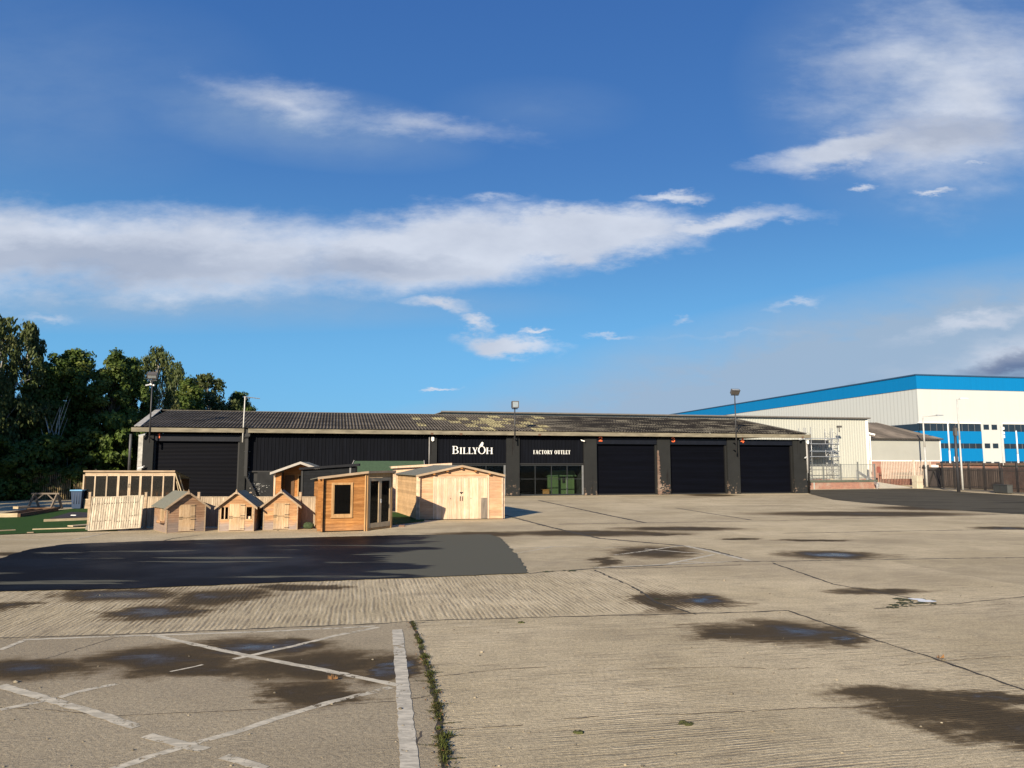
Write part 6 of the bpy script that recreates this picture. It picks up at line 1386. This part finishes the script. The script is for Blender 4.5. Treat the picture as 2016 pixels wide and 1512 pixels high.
TP(268, 712, 60, 'oak', .7, 'green tree close behind the left floodlight pole', 'broadleaf_tree')
TP(366, 750, 70, 'oak2', 1.1, 'low dark tree between two birches behind the roof', 'broadleaf_tree')
TP(420, 738, 74, 'birch2', 2.0, 'rounded birch behind the roof left of the aerial mast', 'birch_tree', .6)
TP(470, 776, 78, 'oak', .85, 'small bright green tree beside the aerial mast', 'broadleaf_tree')
TP(488, 792, 82, 'birch', .62, 'smallest tree tip showing right of the aerial mast', 'birch_tree')
TP(345, 715, 72, 'birch', .95, 'slim birch on the right shoulder of the tall full birch', 'birch_tree', 4.0)
# lower bushes filling the edge
rb = random.Random(21); blabs = ['bush at the foot of the edge birches', 'bush behind the pale fence left of the trestle', 'bush behind the trestle', 'dense bush between trestle and wheelie bin', 'dense bush behind the wheelie bin', 'tall bush behind the left part of the potting shed', 'tall bush behind the middle of the potting shed', 'bush beside the white end pier', 'bush behind the corner of the warehouse', 'deep bush in the second row behind the wheelie bin', 'deep bush in the second row behind the trestle', 'deep bush in the second row at the left edge']
for i, (px, Y, s_, h_) in enumerate([(-10,50.5,1.3,1.3),(45,51.5,1.25,1.2),(90,52.5,1.3,1.35),(135,53.5,1.3,1.3),(175,54.5,1.3,1.5),(215,56,1.2,1.9),(248,57.5,1.2,1.9),(268,60,1.0,2.0),(285,64,1.3,2.1),(165,60,1.6,2.2),(90,59,1.6,2.2),(15,57,1.6,2.2)]):
    x = AT(px, 930, Y)[0]; tree('bush', (x, Y), rb.uniform(0, 6), (s_, h_), 'dark '+blabs[i], 'bush', 'bush', 'bushes along the left boundary')
# bare pale birch stems in front of the foliage
for i, (px, pyt, Y, lean_) in enumerate([(103, 800, 53.5, .3), (112, 805, 53.8, -.15), (96, 820, 53.2, -.6)]):
    x, _, z = AT(px, 930, Y); zt = AT(px, pyt, Y)[2]; b = MB(); r_ = root('birch_sapling', (x, Y, 0), 0, ['forked pale birch stem with the brightest bark', 'straight thin pale birch stem right of the forked one', 'thin leaning pale birch stem left of the forked one'][i], 'tree', 'pale bare stems among the dark bushes')
    pts = [(0, 0, 0), (lean_*.1, 0, zt*.5), (lean_*.3, 0, zt*.8), (lean_, .1, zt)]
    for p, q, r0, r1 in zip(pts, pts[1:], (.045, .035, .025), (.035, .025, .01)): b.tube(p, q, r0, r1, 7, False)
    b.tube((lean_*.1, 0, zt*.5), (lean_*.1-.7, 0, zt*.85), (.025), .008, 6, False); b.tube((lean_*.3, 0, zt*.75), (lean_*.3+.6, .1, zt*1.12), .022, .006, 6, False); b.tube((lean_*.2, 0, zt*.62), (lean_*.2+.5, .1, zt*.9), .018, .006, 6, False)
    b.build('trunk', M_birch, r_)
# trees standing outside the frame at the left, which shade the boundary
for i, (x, y, s_, h_, lab) in enumerate([(-57, 40, 1.45, 1.6, 'farthest tree of the shade row outside the yard'), (-51, 36.5, 1.4, 1.65, 'second tree of the shade row from the far end'), (-46, 39.5, 1.4, 1.8, 'third tree of the shade row from the far end'), (-41.3, 36.5, 1.35, 1.8, 'fourth tree of the shade row from the far end'), (-37.6, 40.5, 1.1, 1.5, 'shade tree just beyond the left edge near the pale fence'), (-35.0, 21.5, .85, 1.15, 'slender shade tree beyond the left edge near the turf'), (-39, 23, .9, 1.1, 'shade tree behind the slender one near the turf')]):
    tree('oak' if i % 2 else 'oak2', (x, y), i*1.3, (s_, h_), lab, 'tree', 'broadleaf_tree', 'shade trees left of the yard')
